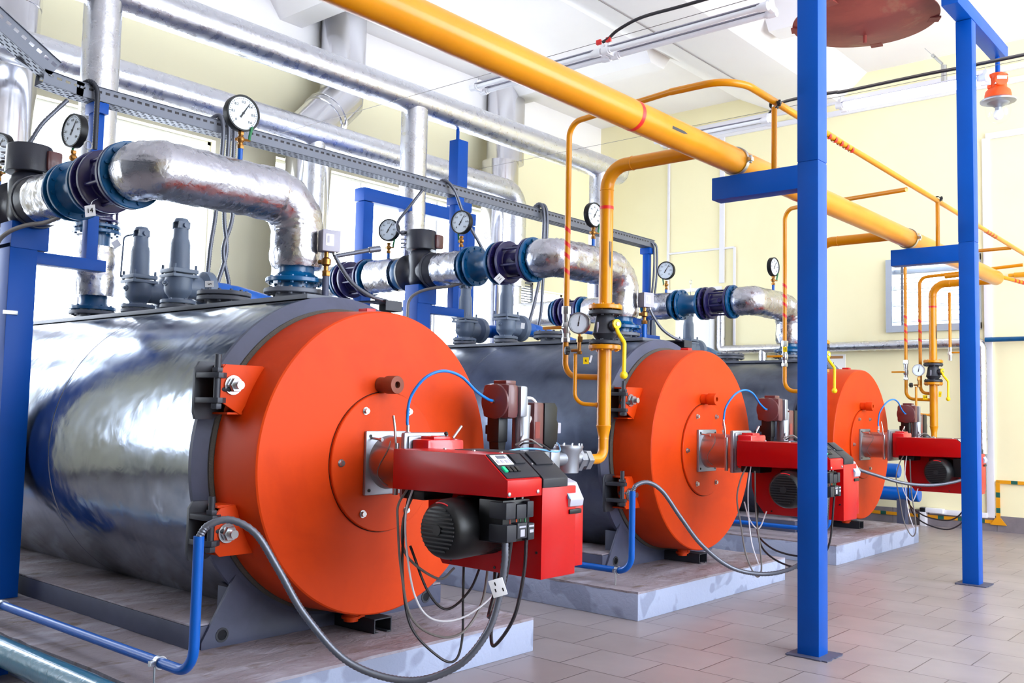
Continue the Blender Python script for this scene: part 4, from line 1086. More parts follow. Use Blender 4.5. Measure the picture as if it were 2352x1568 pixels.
gl2 = ['black gauge turned sideways at upper left above the teal joint', 'black gauge above the teal joint of the middle line, below the cable tray', 'black-rimmed gauge on the farthest line left of the white wall trunking']
ga = dial_gauge((-.79, -.385, 2.61), 2.862, (1, -.05, 0), (.5, .86, 0)); ga['label'] = gl1[0]; ga['group'] = 'gauges on the foil bends'
gb = dial_gauge((-1.837, -.80, 2.585), 2.853, (.14, -.99, 0), (-.9, .3, 0)); gb['label'] = gl2[0]; gb['group'] = 'gauges on the flow line joints'
for k in (1, 2):
    dup(ga, k*S, gl1[k]); dup(gb, k*S, gl2[k])
gc = dial_gauge((-2.62, -.90, 2.59), 2.855, (.3, -.95, 0), (.9, .3, 0)); gc['label'] = 'pale gauge seen at the left picture edge beside the black pump'; gc['group'] = 'gauges behind the pumps'
dup(gc, S, 'pale gauge between the blue frame and the middle black pump')

# tags on the line valves
q = P(207, 484, Y=YF-.19)
number_tag(q, .052, .058, (.62, -.78, .1), '14', 'tagwhite', 'white tag with number 14 hanging on the purple valve at upper left', .18, .034, wire=[q+Vector((0, 0, .026)), q+Vector((.0, .01, .05)), q+Vector((-.01, .04, .07))])
q = P(1147, 640, Y=S+YF-.19)
number_tag(q, .062, .062, (.62, -.78, .1), '11', 'tagwhite', 'white square tag with number 11 on the purple valve of the middle line', -.75, .036)
q = P(481, 652, Y=-.19)
number_tag(q, .036, .05, (.75, -.66, 0), '5', 'tagwhite', 'white tag with number 5 beside the nearest right safety valve', -1.5, .03)
q = P(1201, 748, Y=S-.19)
number_tag(q, .032, .05, (.75, -.66, 0), '', 'tagwhite', 'small white tag on the right safety valve of the middle boiler', -.1)
q = P(267, 560, Y=-.2)
number_tag(q, .05, .05, (.7, -.7, 0), '', 'tagwhite', 'blank white tag turned on a corner beside the vertical purple valve at left', .6)

# ------------------------------------------------------------------ safety valves
def safety_valve(x):
    r = thing('safety_valve', (x, 0, 1.935), '', 'valve', 'grey safety valves on the boilers')
    Z = Vector((0, 0, 1))
    b = B().flange((x, 0, 1.940), Z, .110, .024, 6, .088, .010)
    b.lathe((x, 0, 1.962), Z, [(0, .06), (.014, .056), (.03, .066), (.045, .082), (.07, .090), (.13, .088), (.15, .086)], 40)
    # outlet towards +Y, bell flange
    b.lathe((x, .04, 2.052), (0, 1, 0), [(0, .074), (.07, .070), (.10, .080), (.125, .118), (.145, .122), (.175, .122)], 40)
    b.box(x-.090, x+.090, -.090, .090, 2.108, 2.130, .006)
    bo = b.build('body', 'valvegrey', r)
    B().lathe((x, -.086, 2.07), (0, -1, 0), [(0, .022), (.010, .020), (.012, .012), (.024, .010)], 14).build('plug_screw', 'valvegrey', bo)
    t = B().box(x-.088, x+.088, -.088, .088, 2.138, 2.165, .006)
    for a in (-1, 1):
        for c in (-1, 1): t.cyl((x+a*.074, c*.074, 2.12), (x+a*.074, c*.074, 2.192), .009, n=8)
    t.lathe((x, 0, 2.162), Z, [(0, .066), (.01, .065), (.17, .061), (.195, .056), (.205, .050), (.262, .048), (.265, .044)], 10)
    t.build('bonnet', 'valvegrey', r)
    c = B()
    c.lathe((x, 0, 2.418), Z, [(0, .047), (.012, .047)], 24)
    for a in (-1, 1): c.box(x+a*.038-.008, x+a*.038+.008, -.038, .038, 2.428, 2.475, .003)
    c.cyl((x-.01, -.01, 2.43), (x-.01, -.01, 2.448), .014, n=12)
    c.lathe((x, 0, 2.472), Z, [(0, .047), (.010, .047), (.024, .038), (.032, .001)], 24)
    c.cyl((x+.035, 0, 2.45), (x+.064, 0, 2.45), .016, n=12)
    c.build('cap', 'valvegrey', r)
    return r
sv = safety_valve(-2.02); sv['label'] = 'right one of the two grey safety valves on the nearest boiler, beside white tag 5'
def lever_sv(x):
    r = safety_valve(x)
    B().tube(fillet([(x-.03, -.01, 2.455), (x-.105, -.07, 2.435), (x-.085, -.09, 2.15)], .03, 6), .0065, 8).build('lift_lever', 'valvegrey', r)
    return r
sl = lever_sv(-2.53); sl['label'] = 'left one of the two grey safety valves on the nearest boiler, with bent side rod'
dup(sv, S, 'right one of the two grey safety valves on the middle boiler, under white tag 11'); dup(sl, S, 'left one of the two grey safety valves on the middle boiler')
dup(sv, 2*S, 'grey safety valve body seen between the middle orange door and the teal pipe'); dup(sl, 2*S, 'rear grey safety valve of the farthest boiler behind the teal joint')
for k in range(3):
    r = thing('discharge_pipe', (-2.3, .3+k*S, 2.0), ['blue discharge pipe behind the safety valves of the nearest boiler', 'blue discharge pipe behind the safety valves of the middle boiler', 'teal discharge pipe behind the middle orange door'][k], 'pipe', 'blue discharge pipes of the safety valves')
    b = B().tube(fillet([(-2.53, .19+k*S, 2.052), (-2.53, .36+k*S, 2.052), (-2.02, .38+k*S, 2.052), (-2.02, 1.20+k*S, 1.93), (-2.02, 1.25+k*S, .0)], [.08, .08, .12], 8), .062, 24); b.cyl((-2.02, .20+k*S, 2.052), (-2.02, .36+k*S, 2.052), .062)
    b.build('pipe', 'bluelight' if k < 2 else 'teal', r)

# pressure switch boxes
def pswitch(k):
    x, y = -.575, .065
    r = thing('pressure_switch', (x, y, 1.86), '', 'switch', 'grey pressure switches on the boilers')
    rot = Matrix.Rotation(math.radians(-18), 3, 'Z')
    b = B().box(x-.045, x+.035, y-.052, y+.052, 2.155, 2.275, .006, rot, (x, y, 2.2)); bo = b.build('box', 'silvergrey', r)
    B().box(x+.035, x+.037, y-.034, y+.012, 2.185, 2.25, .0, rot, (x, y, 2.2)).build('window', 'tagwhite', bo)
    B().box(x+.037, x+.0385, y-.026, y-.014, 2.20, 2.24, .0, rot, (x, y, 2.2)).build('scale', 'silvergrey', bo)
    b = B().cyl((x-.01, y-.01, 1.86), (x-.01, y-.01, 2.02), .019, n=16); b.build('pipe', 'greypaint' if k == 0 else 'bluelight', r)
    b = B().hexa((x-.01, y-.01, 2.02), (0, 0, 1), .024, .03); b.cyl((x-.01, y-.01, 2.04), (x-.01, y-.01, 2.155), .013, n=14); b.lathe((x-.01, y-.01, 2.075), (0, 0, 1), [(0, .014), (.01, .026), (.04, .026), (.05, .014)], 18); b.cyl((x-.01, y-.01, 2.10), (x-.05, y-.03, 2.10), .012, n=12)
    b.build('brass_cock', 'brass', r)
    B().cyl((x+.02, y+.02, 2.14), (x+.02, y+.02, 2.157), .012, n=12).build('gland', 'steel', r)
    p, rr = conduit_rings(smoothcurve([(x+.02, y+.02, 2.145), (x+.04, y+.05, 2.08), (x+.09, y+.10, 1.985), (x+.15, y+.18, 1.92), (x+.20, y+.26, 1.895)], 8), .0125)
    B().tube(p, .012, 10, rr=rr).build('flexible_conduit', 'conduit', r)
    if k == 0:
        B().cyl((x+.02, y+.03, 2.135), (x+.10, y+.20, 2.185), .012, n=12).cyl((x+.10, y+.20, 2.185), (x+.125, y+.26, 2.20), .018, n=14).build('thermowell', 'conduit', r)
    return r
w = ['small grey switch box at the right side of the nearest foil bend', 'small grey switch box right of the middle foil bend', 'small grey switch box of the farthest boiler behind the near blue post']
for k in range(2): o = pswitch(k); o['label'] = w[k]; o.location.y += k*S

# small cable bracket on top of the nearest casing
bt = thing('cable_trough_end', (-.40, .30, 1.86), 'dark metal trough end with conduit on top of the nearest casing behind the orange door', 'bracket')
b = B(); b.prism([(-.55, .26), (-.36, .30), (-.36, .42), (-.55, .42)], 1.895, 1.902, 'z'); b.box(-.364, -.358, .30, .42, 1.845, 1.90); b.box(-.55, -.36, .418, .424, 1.845, 1.90); b.build('trough', 'darkgrey', bt)
dup(bt, S, 'dark metal trough end on top of the middle casing')

# ------------------------------------------------------------------ rear vertical branches on each boiler (X about -3.72)
def rear_branch(k):
    x, y = -3.18, .0
    r = thing('vertical_branch_pipe', (x, y, 1.955), '', 'pipe', 'vertical flanged branches at the boiler rear')
    Z = Vector((0, 0, 1))
    b = B().flange((x, y, 1.958), Z, .158, .026, 10, .135, .010); b.lathe((x, y, 1.98), Z, [(0, .11), (.03, .095), (.12, .095)], 32)
    b.build('teal_flange', 'teal', r); b = B()
    b.cyl((x, y, 2.40), (x, y, 2.52), .095); b.flange((x, y, 2.515), Z, .165, .026, 10, .14, .010); b.flange((x, y, 2.555), Z, .160, .024, 10, .14, .010); b.build('teal_flange', 'teal', r)
    rnd = random.Random(5)
    B().tube([Vector((x, y, 2.06+i*.03)) for i in range(13)], .14, 36, rr=[.14+rnd.uniform(-.006, .006) for _ in range(13)]).build('foil_wrap', 'foil', r, smooth=60)
    b = B().cyl((x, y, 2.58), (x, y, 2.95), .105); b.flange((x, y, 2.60), Z, .15, .02, 8, .13, .010); b.flange((x, y, 2.90), Z, .16, .026, 8, .135, .010)
    for j in range(6):
        a = 2*PI*j/6; b.cyl((x+.13*math.cos(a), y+.13*math.sin(a), 2.6), (x+.13*math.cos(a), y+.13*math.sin(a), 2.92), .010, n=8)
    b.cyl((x, y+.08, 2.78), (x+.02, y+.22, 2.78), .025); b.build('purple_valve', 'purple', r)
    B().cyl((x-.02, y-.14, 2.26), (x-.02, y-.42, 2.26), .02, n=14).build('side_pipe', 'blue', r)
    return r
rl = ['vertical foil and teal branch standing on the rear of the nearest boiler at left', 'vertical teal branch at the rear of the middle boiler beside the light blue stand', 'vertical foil and teal branch at the rear of the farthest boiler']
rb0 = rear_branch(0); rb0['label'] = rl[0]
for k in (1, 2): dup(rb0, k*S, rl[k])

# ------------------------------------------------------------------ blue pump stands
def stand(k):
    x0, x1, y0, y1 = -2.31, -2.13, -1.0, -.846
    r = thing('pump_stand', ((x0+x1)/2, (y0+y1)/2, PT), '', 'stand', 'blue box stands under the pumps')
    b = B().box(x0, x1, y0, y1, PT, 2.21, .004); b.build('column', 'blue', r)
    b = B().box(x0+.02, x1+.006, y0, y1+.06, 2.18, 2.335, .004); b.build('head', 'blue', r)
    b = B().box(x1-.10, x1-.01, y1, y1+.42, 2.105, 2.175, .003); b.build('side_arm', 'blue', r)
    b = B().lathe((x1+.012, y0-.02, 1.80), (0, 1, 0), [(0, .004)], 8)
    B().box(x1, x1+.012, y0-.02, y0+.06, 1.79, 1.815, .003).build('clip', 'steel', r)
    return r
st = stand(0); st['label'] = 'dark blue box stand at the left picture edge under the black pump'
dup(st, S, 'blue box stand under the middle black pump, rising behind the nearest orange door'); dup(st, 2*S, 'blue box stand under the far tray post beside the farthest boiler')

# grey cable draped under the pumps
for k in range(2):
    c = thing('drooping_cable', (-2.0, YF+k*S, 2.3), ['grey cable drooping under the black pump at the left edge', 'grey cable drooping from under the middle black pump down the blue stand'][k], 'cable', 'grey cables under the pumps')
    B().tube(smoothcurve([Vector(p)+Vector((0, k*S, 0)) for p in [(-1.72, YF-.02, 2.325), (-1.85, YF-.05, 2.30), (-1.98, YF-.10, 2.29), (-2.10, YF-.14, 2.26), (-2.17, YF-.17, 2.20), (-2.18, YF-.18, 2.08), (-2.18, YF-.18, 1.6)]], 8), .0125, 10).build('cable', 'greycable', c)

# ================================================================== HEADERS, RISERS AND FLUES
HX, HZ = -3.33, 4.41
r = thing('insulated_header_pipe', (HX, 2, HZ), 'upper thick foil-wrapped header running along the room, its capped end behind the gas riser', 'pipe')
rnd = random.Random(3)
pts = [Vector((HX, -4+i*.09, HZ)) for i in range(122)]
b = B().tube(pts, .15, 40, rr=[.150+rnd.uniform(-.0015, .0015) for _ in pts]); b.lathe((HX, pts[-1].y, HZ), (0, 1, 0), [(0, .15), (.03, .15), (.045, .135), (.05, .001)], 40)
b.build('foil_wrap', 'foilsmooth', r, smooth=60)
for k, y in enumerate((.03, .03+S, .03+2*S)):
    b = B(); pts = [Vector((HX, y, HZ-.1-i*.06)) for i in range(31)]
    b.tube(pts, .135, 36, rr=[.135+rnd.uniform(-.0015, .0015) for _ in pts]); b.build('drop_pipe', 'foilsmooth', r, ['foil drop pipe at far left', 'foil drop pipe above the middle pump', 'foil drop pipe behind the gas riser'][k], smooth=60)
H2X, H2Z = -4.42, 4.19
r = thing('insulated_header_pipe', (H2X, 2, H2Z), 'lower foil-wrapped header behind the cable tray, turning down at its right end', 'pipe')
pts = resample(fillet([(H2X, -5, H2Z), (H2X, 6.12, H2Z-.05), (H2X, 6.12, 2.9)], .22, 10), .1)
B().tube(pts, .148, 36, wob=.006).build('foil_wrap', 'foilsmooth', r, smooth=60)
b = B(); b.tube(resample([Vector((H2X, 2.86, H2Z-.1)), Vector((H2X, 2.86, 1.0))], .1), .115, 32, wob=.01); b.build('drop_pipe', 'foilsmooth', r, smooth=60)
b = B(); b.tube(resample([Vector((H2X, 6.12, 3.0)), Vector((H2X, 6.12, 1.0))], .1), .105, 32, wob=.01); b.build('drop_pipe', 'foilsmooth', r, smooth=60)

FXx = -4.98
fl_lab = ['straight polished flue at the left picture edge', 'polished flue with the slanted offset piece between the two headers', 'polished flue with joint collar seen above the header at mid picture']
for k in range(3):
    y = k*S-.02; yb = y
    r = thing('flue_stack', (FXx, y, 0.6), fl_lab[k], 'chimney', 'polished steel flues behind the boilers')
    if k == 1:
        yt = y+.44
        b = B().cyl((FXx, y, .6), (FXx, y, 4.42), .255, n=48); b.build('lower_section', 'flue', r)
        d = Vector((0, .44, .46)).normalized(); q0 = Vector((FXx, y, 4.38)); q1 = Vector((FXx, yt, 4.84))
        b = B()
        rings = []
        for (c, nv) in ((Vector((FXx, y, 4.30)), Vector((0, 0, 1))), (Vector((FXx, y, 4.38)), Vector((0, .5, .87))), (q1, Vector((0, .5, .87))), (Vector((FXx, yt, 4.95)), Vector((0, 0, 1)))):
            nv.normalize(); u = Vector((1, 0, 0)); w = nv.cross(u); sc_ = 1.0
            rings.append([c+(u*math.cos(2*PI*j/48)+w*math.sin(2*PI*j/48))*.258 for j in range(48)])
        b.loft(rings); b.build('offset_section', 'flue', r)
        b = B()
        mid = (q0+q1)/2
        for t in (-.05, .03): b.lathe(mid+d*t, d, [(-.006, .262), (-.003, .268), (.003, .268), (.006, .262)], 48)
        b.build('collar', 'flue', r)
        b = B().cyl((FXx, yt, 4.93), (FXx, yt, ZC-.004), .258, n=48); b.build('upper_section', 'flue', r)
    else:
        yt = y+(.10 if k == 2 else 0)
        B().cyl((FXx, y, .6), (FXx, y, 4.7), .255, n=48).build('lower_section', 'flue', r)
        B().cyl((FXx, yt, 4.70), (FXx, yt, ZC-.004), .262, n=48).build('upper_section', 'flue', r)
        b = B()
        for z in (5.12, 5.22): b.lathe((FXx, yt, z), (0, 0, 1), [(-.008, .262), (-.003, .272), (.003, .272), (.008, .262)], 48)
        b.build('collar', 'flue', r)
    B().tube([Vector((-3.9, k*S, HC+.2)), Vector((FXx, k*S-.02, HC+.2))], .20, 36).build('connecting_duct', 'flue', r)

# ------------------------------------------------------------------ cable tray with slotted sides
def tray_section(name_root, p0, p1, w, h, slots):
    """U-shaped tray from p0 to p1, slots cut through side and bottom"""
    p0 = Vector(p0); p1 = Vector(p1); L = (p1-p0).length; d = (p1-p0).normalized()
    sx = Vector((1, 0, 0)); un = d.cross(sx).normalized()
    if un.z < 0: un = -un
    b = B()
    def slab(a0, a1, c0, c1, e0, e1):     # along d, along sx, along un
        vs = [p0+d*a+sx*c+un*e for a in (a0, a1) for c in (c0, c1) for e in (e0, e1)]
        b.add(vs, [(0, 1, 3, 2), (4, 6, 7, 5), (0, 4, 5, 1), (2, 3, 7, 6), (0, 2, 6, 4), (1, 5, 7, 3)])
    t = .0018; pitch = .0525; sl = .030
    for c in (0, -w):
        slab(0, L, c-t, c, 0, h*.56); slab(0, L, c-t, c, h*.74, h)
        n = int(L/pitch)
        for i in range(n+1): slab(i*pitch, min(L, i*pitch+pitch-sl), c-t, c, h*.56, h*.74)
    # bottom strips and webs
    rows = 4; bw = w/rows
    for j in range(rows+1):
        c = -w*j/rows; slab(0, L, max(c-bw*.26, -w), min(c+bw*.26, 0), 0, t)
    for j in range(rows):
        n = int(L/.05)
        for i in range(n+1):
            off = .025*(j % 2); slab(i*.05+off, min(L, i*.05+.022+off), -w*(j+1)/rows+bw*.2, -w*j/rows-bw*.2, 0, t)
    slab(0, L, .0, .010, h-.003, h); slab(0, L, -w-.010, -w, h-.003, h)
    return b.build('rail', 'tray', name_root)
TX = -2.155
r = thing('cable_tray', (TX, 2.5, 3.165), 'long perforated metal cable tray running above the boilers', 'tray')
tray_section(r, (TX, -.66, 3.168), (TX, 5.92, 3.168), .12, .088, True)
a0 = P(88, 196, X=TX); 
tray_section(r, (TX, -2.35, 4.18), (TX, -.82, 3.24), .12, .115, True)
tray_section(r, (TX, -.86, 3.19), (TX, -.62, 3.168), .12, .085, True)
B().box(TX-.118, TX-.002, -.6, 5.9, 3.172, 3.242, .01).build('cables_inside', 'blackcable', r)
b = B(); b.prism([(-.96, 3.36), (-.80, 3.30), (-.72, 3.245), (-.76, 3.235), (-.85, 3.27), (-.98, 3.32)], TX-.13, TX-.10, 'x'); b.build('corner_plate', 'tray', r)
for y, lab in ((-.50, 'blue tray post beside the sideways gauge at upper left'), (2.735, 'blue tray post left of the gauge of the middle line'), (5.86, 'blue tray post at the far end of the cable tray')):
    r = thing('tray_post', (TX-.06, y, 1.9), lab, 'post', 'blue posts holding up the cable tray')
    b = B().box(TX-.095, TX-.025, y-.035, y+.035, 2.176, 3.10, .003); b.build('column', 'blue', r)
    b = B().box(TX-.125, TX+.005, y-.045, y+.045, 3.095, 3.163, .003); b.build('head_plate', 'blue', r)

# blue goal-post frame behind
r = thing('pipe_rack', (-3.3, 3.3, .18), 'bright blue goal-post frame behind the middle line, holding the upper header', 'frame')
b = B()
b.box(-3.36, -3.24, 2.56, 2.68, .18, 3.24, .004); b.build('column', 'blue', r)
b = B().box(-3.37, -3.23, 2.55, 4.10, 3.245, 3.37, .004); b.build('cross_beam', 'blue', r)
b = B().box(-3.36, -3.24, 3.98, 4.10, .18, 3.24, .004); b.build('column', 'blue', r)
b = B().box(-3.38, -3.22, 3.80, 4.02, 3.37, 3.56, .004); b.box(-3.38, -3.25, 3.82, 3.97, 3.56, 4.13, .003); b.build('upright', 'blue', r)
b = B().cyl((-3.33, 3.89, 4.10), (-3.33, 3.89, 4.28), .018, n=14); b.build('rod', 'blue', r)

# flexible conduits looping over the tray
def flex(name, pts, rad, lab, grp='flexible conduits at the cable tray', m='conduit'):
    r = thing(name, pts[0], lab, 'conduit', grp)
    p, rr = conduit_rings(smoothcurve(pts, 10), rad, .014)
    B().tube(p, rad, 12, rr=rr).build('conduit', m, r); return r
T = TX+.012
flex('flexible_conduit', [(T-.06, -.62, 3.245), (T, -.585, 3.27), (T+.02, -.55, 3.22), (T+.02, -.545, 3.10), (T+.02, -.545, 2.85)], .017, 'dark ribbed conduit bent over the tray above the sideways gauge', m='darkgrey')
flex('flexible_conduit', [(-2.25, -.88, 2.83), (-2.22, -.83, 2.95), (-2.2, -.76, 3.05), (-2.18, -.70, 3.13)], .014, 'grey conduit rising from the leftmost pump head to the tray')
for i, (e, lab) in enumerate(((0, 'left one of three ribbed conduits dropping behind the nearest foil bend'), (.045, 'middle one of three ribbed conduits dropping behind the nearest foil bend'), (.09, 'right one of three ribbed conduits dropping behind the nearest foil bend'))):
    y = .31+e
    flex('flexible_conduit', [(T-.08, y-.05, 3.22), (T-.01, y, 3.285), (T+.028, y+.02, 3.22), (T+.03, y+.02, 3.0), (T+.02, y+.0+.02*i, 2.6), (T+.02, y+(-.03, .05, -.02)[i], 2.35), (T, y+(-.03, .0, .05)[i], 2.1), (T-.02, y, 1.93)], .0155, lab)
flex('flexible_conduit', [(-2.33, 2.30, 2.80), (-2.36, 2.22, 2.79), (-2.33, 2.16, 2.86), (-2.25, 2.22, 3.0), (-2.18, 2.30, 3.15)], .013, 'conduit curving from the middle pump head up to the tray')
flex('flexible_conduit', [(T-.09, 2.50, 3.22), (T-.02, 2.53, 3.275), (T+.04, 2.60, 3.20), (T+.06, 2.72, 2.98), (T+.12, 2.86, 2.75), (T+.16, 2.95, 2.58), (T+.18, 3.0, 2.40)], .0155, 'conduit slanting from the tray down behind the middle line gauge')
for i in range(2):
    y = 3.83+.05*i
    flex('flexible_conduit', [(T-.09, y-.04, 3.22), (T-.01, y, 3.30), (T+.035, y+.02, 3.22), (T+.035, y+.02, 2.95), (T+.02, y, 2.6), (T, y-.08+.08*i, 2.25), (T-.02, y-.15+.12*i, 2.05)], .0175, ('left', 'right')[i]+' one of two ribbed conduits left of the thin striped yellow pipe')
for i in range(2):
    y = 5.86+.06*i
    flex('flexible_conduit', [(T-.05, y-.06, 3.23), (T, y, 3.21), (T+.012, y+.02, 3.10), (T+.005, y+.02, 2.8), (T-.02, y-.02, 2.4), (T-.02, y-.03, 2.1)], .0135, ('left', 'right')[i]+' one of two conduits beside the far tray post')

# ================================================================== LOW CABLE CONDUITS IN FRONT OF THE BOILERS
def low_conduit(k):
    y = -1.179
    r = thing('blue_conduit_pipe', (-1, y, PT), '', 'pipe', 'bent blue conduit pipes beside the boilers')
    p = fillet([(-4.2 if k else -4.2, y, .275), (.17, y, .275), (.085+.06, y+.03, .80)], .10, 10)
    xe = .265 if k == 0 else .13
    p = fillet([(-4.2, y, .272), (xe, y, .272), (xe, y+.0, .795)], .105, 12)
    B().tube(p, .0205 if k else .0205, 18).build('pipe', 'bluelight', r)
    for x in (-1.50, .02):
        c = B().lathe((x-.012, y, .272), (1, 0, 0), [(0, .0215), (0, .027), (.024, .027), (.024, .0215)], 20, cap=False); c.box(x-.01, x+.01, y-.045, y-.022, .262, .284, .002)
        c.cyl((x, y-.02, PT), (x, y-.02, .262), .005, n=8); c.hexa((x-.012, y-.034, .272), (1, 0, 0), .008, .024)
        c.build('pipe_clip', 'steel', r)
    return r
ll = ['blue bent conduit pipe in the lower left foreground ending beside the lower hinge', 'blue bent conduit pipe before the middle boiler', 'blue conduit pipe low behind the near blue post']
for k in range(3): o = low_conduit(k); o['label'] = ll[k]; o.location.y += k*S
fx = [[(.265, -1.179, .79), (.28, -1.15, .835), (.32, -1.08, .855), (.38, -1.0, .80), (.44, -.93, .66), (.52, -.85, .48), (.64, -.72, .30), (.80, -.55, .23), (.94, -.42, .29), (1.02, -.34, .42), (1.05, -.305, .56), (1.07, -.30, .70), (1.07, -.30, .775)],
      [(.13, -1.179, .79), (.145, -1.15, .835), (.19, -1.08, .85), (.25, -1.0, .79), (.33, -.90, .62), (.42, -.78, .44), (.54, -.60, .29), (.70, -.45, .25), (.86, -.34, .30), (.98, -.30, .42), (1.05, -.295, .60), (1.07, -.30, .775)],
      [(.13, -1.179, .79), (.16, -1.16, .84), (.26, -1.10, .86), (.42, -.95, .80), (.62, -.72, .72), (.80, -.52, .70), (.96, -.38, .73), (1.07, -.31, .775)]]
fl3 = ['ribbed flexible conduit sweeping across the nearest orange door to the burner plugs', 'ribbed flexible conduit sweeping across the middle orange door', 'smooth grey flexible conduit hanging before the farthest boiler']
for k in range(3):
    pts = [Vector(p)+Vector((0, k*S, 0)) for p in fx[k]]
    flex('flexible_conduit', pts, .0155, fl3[k], 'flexible conduits to the burners')
# white label clip on the nearest conduit
lb = thing('cable_label', (1.05, -.31, .58), 'white plastic label wrapped on the conduit under the nearest burner plugs', 'label')
rot = Matrix.Rotation(math.radians(20), 3, Vector((.84, -.54, 0)).normalized())
q = B().box(-.03, .03, -.002, .002, -.036, .036, .002); Rz = Matrix.Rotation(math.atan2(.55, .83), 3, 'Z')
base = Vector((1.062, -.328, .60))
lo = B().add([rot @ (Rz @ v)+base for v in q.v], q.f).build('plate', 'tagwhite', lb)
q2 = B()
for sx, z in ((-.012, -.008), (.018, -.012), (-.006, .018)): q2.box(sx-.0025, sx+.0025, -.0028, -.0018, z-.007, z+.007)
B().add([rot @ (Rz @ v)+base for v in q2.v], q2.f).build('slot', 'black', lo)
# teal pipe in the lower left corner
r = thing('teal_floor_pipe', (-1.5, -1.42, .1), 'shiny teal pipe on the floor in the lower left corner', 'pipe')
B().tube([Vector((-4.5, -1.33, .14)), Vector((1.3, -1.33, .14))], .062, 32).build('pipe', 'tealpipe', r)
B().box(-1.30, -1.22, -1.42, -1.24, 0, .08, .004).build('pipe_support', 'blue', r)
for x in (-3.2, .6): B().box(x-.03, x+.03, -1.38, -1.28, 0, .082, .004).build('pipe_support', 'blue', r)

# ================================================================== CEILING LIGHTS, WIRES, RED PAN
def tube_light(x0, y, z, lit, lab):
    r = thing('fluorescent_light', (x0+.635, y, z-.03), lab, 'light', 'twin-tube light fittings hung on wires')
    L = 1.27
    b = B(); b.box(x0+.03, x0+L-.03, y-.020, y+.020, z+.020, z+.055, .006); bo = b.build('batten', 'pvc', r)
    for s in (-1, 1):
        for zz in (.0,):
            b = B().cyl((x0+.05, y+s*.062, z), (x0+L-.05, y+s*.062, z), .0185, n=20); b.build('tube', 'tube_on' if lit else 'tube_off', r, 'lit tube' if lit else None)
            b = B(); b.box(x0+.05, x0+L-.05, y+s*.062-.020, y+s*.062+.020, z+.0215, z+.026); b.build('reflector', 'silvergrey', r)
    for xe in (x0, x0+L):
        d = 1 if xe == x0 else -1
        h = B()
        for s in (-1, 1):
            h.cyl((xe, y+s*.062, z), (xe+d*.055, y+s*.062, z), .028, n=20)
            h.cyl((xe+d*.055, y+s*.062, z), (xe+d*.07, y+s*.062, z), .024, n=20)
        h.box(xe-.004 if d > 0 else xe-.03, xe+.03 if d > 0 else xe+.004, y-.075, y+.075, z-.012, z+.03, .01)
        h.prism([(y-.05, z+.02), (y+.05, z+.02), (y+.02, z+.075), (y-.02, z+.075)], min(xe, xe+d*.03), max(xe, xe+d*.03), 'x')
        h.build('end_cap', 'white', r)
        B().cyl((xe+d*.02, y, z+.07), (xe+d*.02, y, z+.112), .003, n=6).build('hook', 'steel', r)
    return r
Y1, Z1, Y2, Z2 = 2.29, 3.885, 5.23, 4.145
tube_light(-1.575, Y1, Z1, False, 'unlit tube fitting above the gas main, left one of the near pair')
tube_light(-.285, Y1, Z1, False, 'unlit tube fitting at the top of the picture, right one of the near pair')
tube_light(-1.69, Y2, Z2, False, 'unlit tube fitting against the cream wall, left of the near blue post')
tube_light(.25, Y2, Z2, True, 'glowing twin-tube fitting between the two blue posts')
for (y, z, x0, x1, lab) in ((Y1, Z1+.108, -4.2, 3.5, 'thin tension wire carrying the near row of tube fittings'), (Y2, Z2+.108, -5.4, 4.5, 'thin tension wire carrying the far row of tube fittings')):
    solo(B().cyl((x0, y, z), (x1, y, z), .0022, n=6), 'tension_wire', 'greycable', lab, 'wire')
p = smoothcurve([(-.33, Y1, Z1+.10), (-.28, Y1, Z1+.115), (-.20, Y1+.01, Z1+.165), (.0, Y1+.01, Z1+.205), (.35, Y1+.01, Z1+.20), (.8, Y1+.01, Z1+.20), (2.8, Y1, Z1+.2)], 8)
solo(B().tube(p, .012, 10), 'power_cable', 'blackcable', 'black cable above the unlit fitting at the top of the picture', 'cable')
for x in (-.385, -.30): solo(B().box(x, x+.04, Y1-.01, Y1+.012, Z1+.09, Z1+.125, .004), 'cable_tie', 'redband', ['left red cable tie on the wire at the middle of the near fittings', 'right red cable tie on the wire at the middle of the near fittings'][x > -.35], 'tie', 'red cable ties on the near wire')
p = smoothcurve([(-.44, Y2, Z2+.08), (-.34, Y2, Z2+.15), (-.1, Y2, Z2+.165), (.2, Y2, Z2+.15), (.32, Y2, Z2+.14), (1.0, Y2, Z2+.145), (1.6, Y2, Z2+.14), (3.8, Y2, Z2+.16)], 8)
solo(B().tube(p, .0085, 10), 'power_cable', 'blackcable', 'dark cable running above the glowing tube fitting', 'cable')
p = [Vector(q)+Vector((0, .02, .022)) for q in p]
solo(B().tube(p, .0075, 10), 'power_cable', 'greycable', 'second thinner cable just above the glowing tube fitting', 'cable')
tb = thing('turnbuckle', (.92, 6.9, 5.1), 'small wire turnbuckle hanging between the red pan and the lit fitting', 'turnbuckle')
q0 = P(2098, 88, Y=YW-.4); q1 = P(2168, 150, Y=YW-.4); d = (q1-q0)
b = B().tube([q0+d*.62, q0+d*.70], .02, 8); b.tube([q0+d*.72, q0+d*.78, q0+d*.90, q0+d*.95], .018, 8); b.cyl(q0+d, q0+d+Vector((0, 0, -.30)), .035, n=10)
b.build('body', 'steel', tb)
b = B().tube([q0-d*2.2, q0+d], .004, 6); b.build('wire', 'steel', tb)

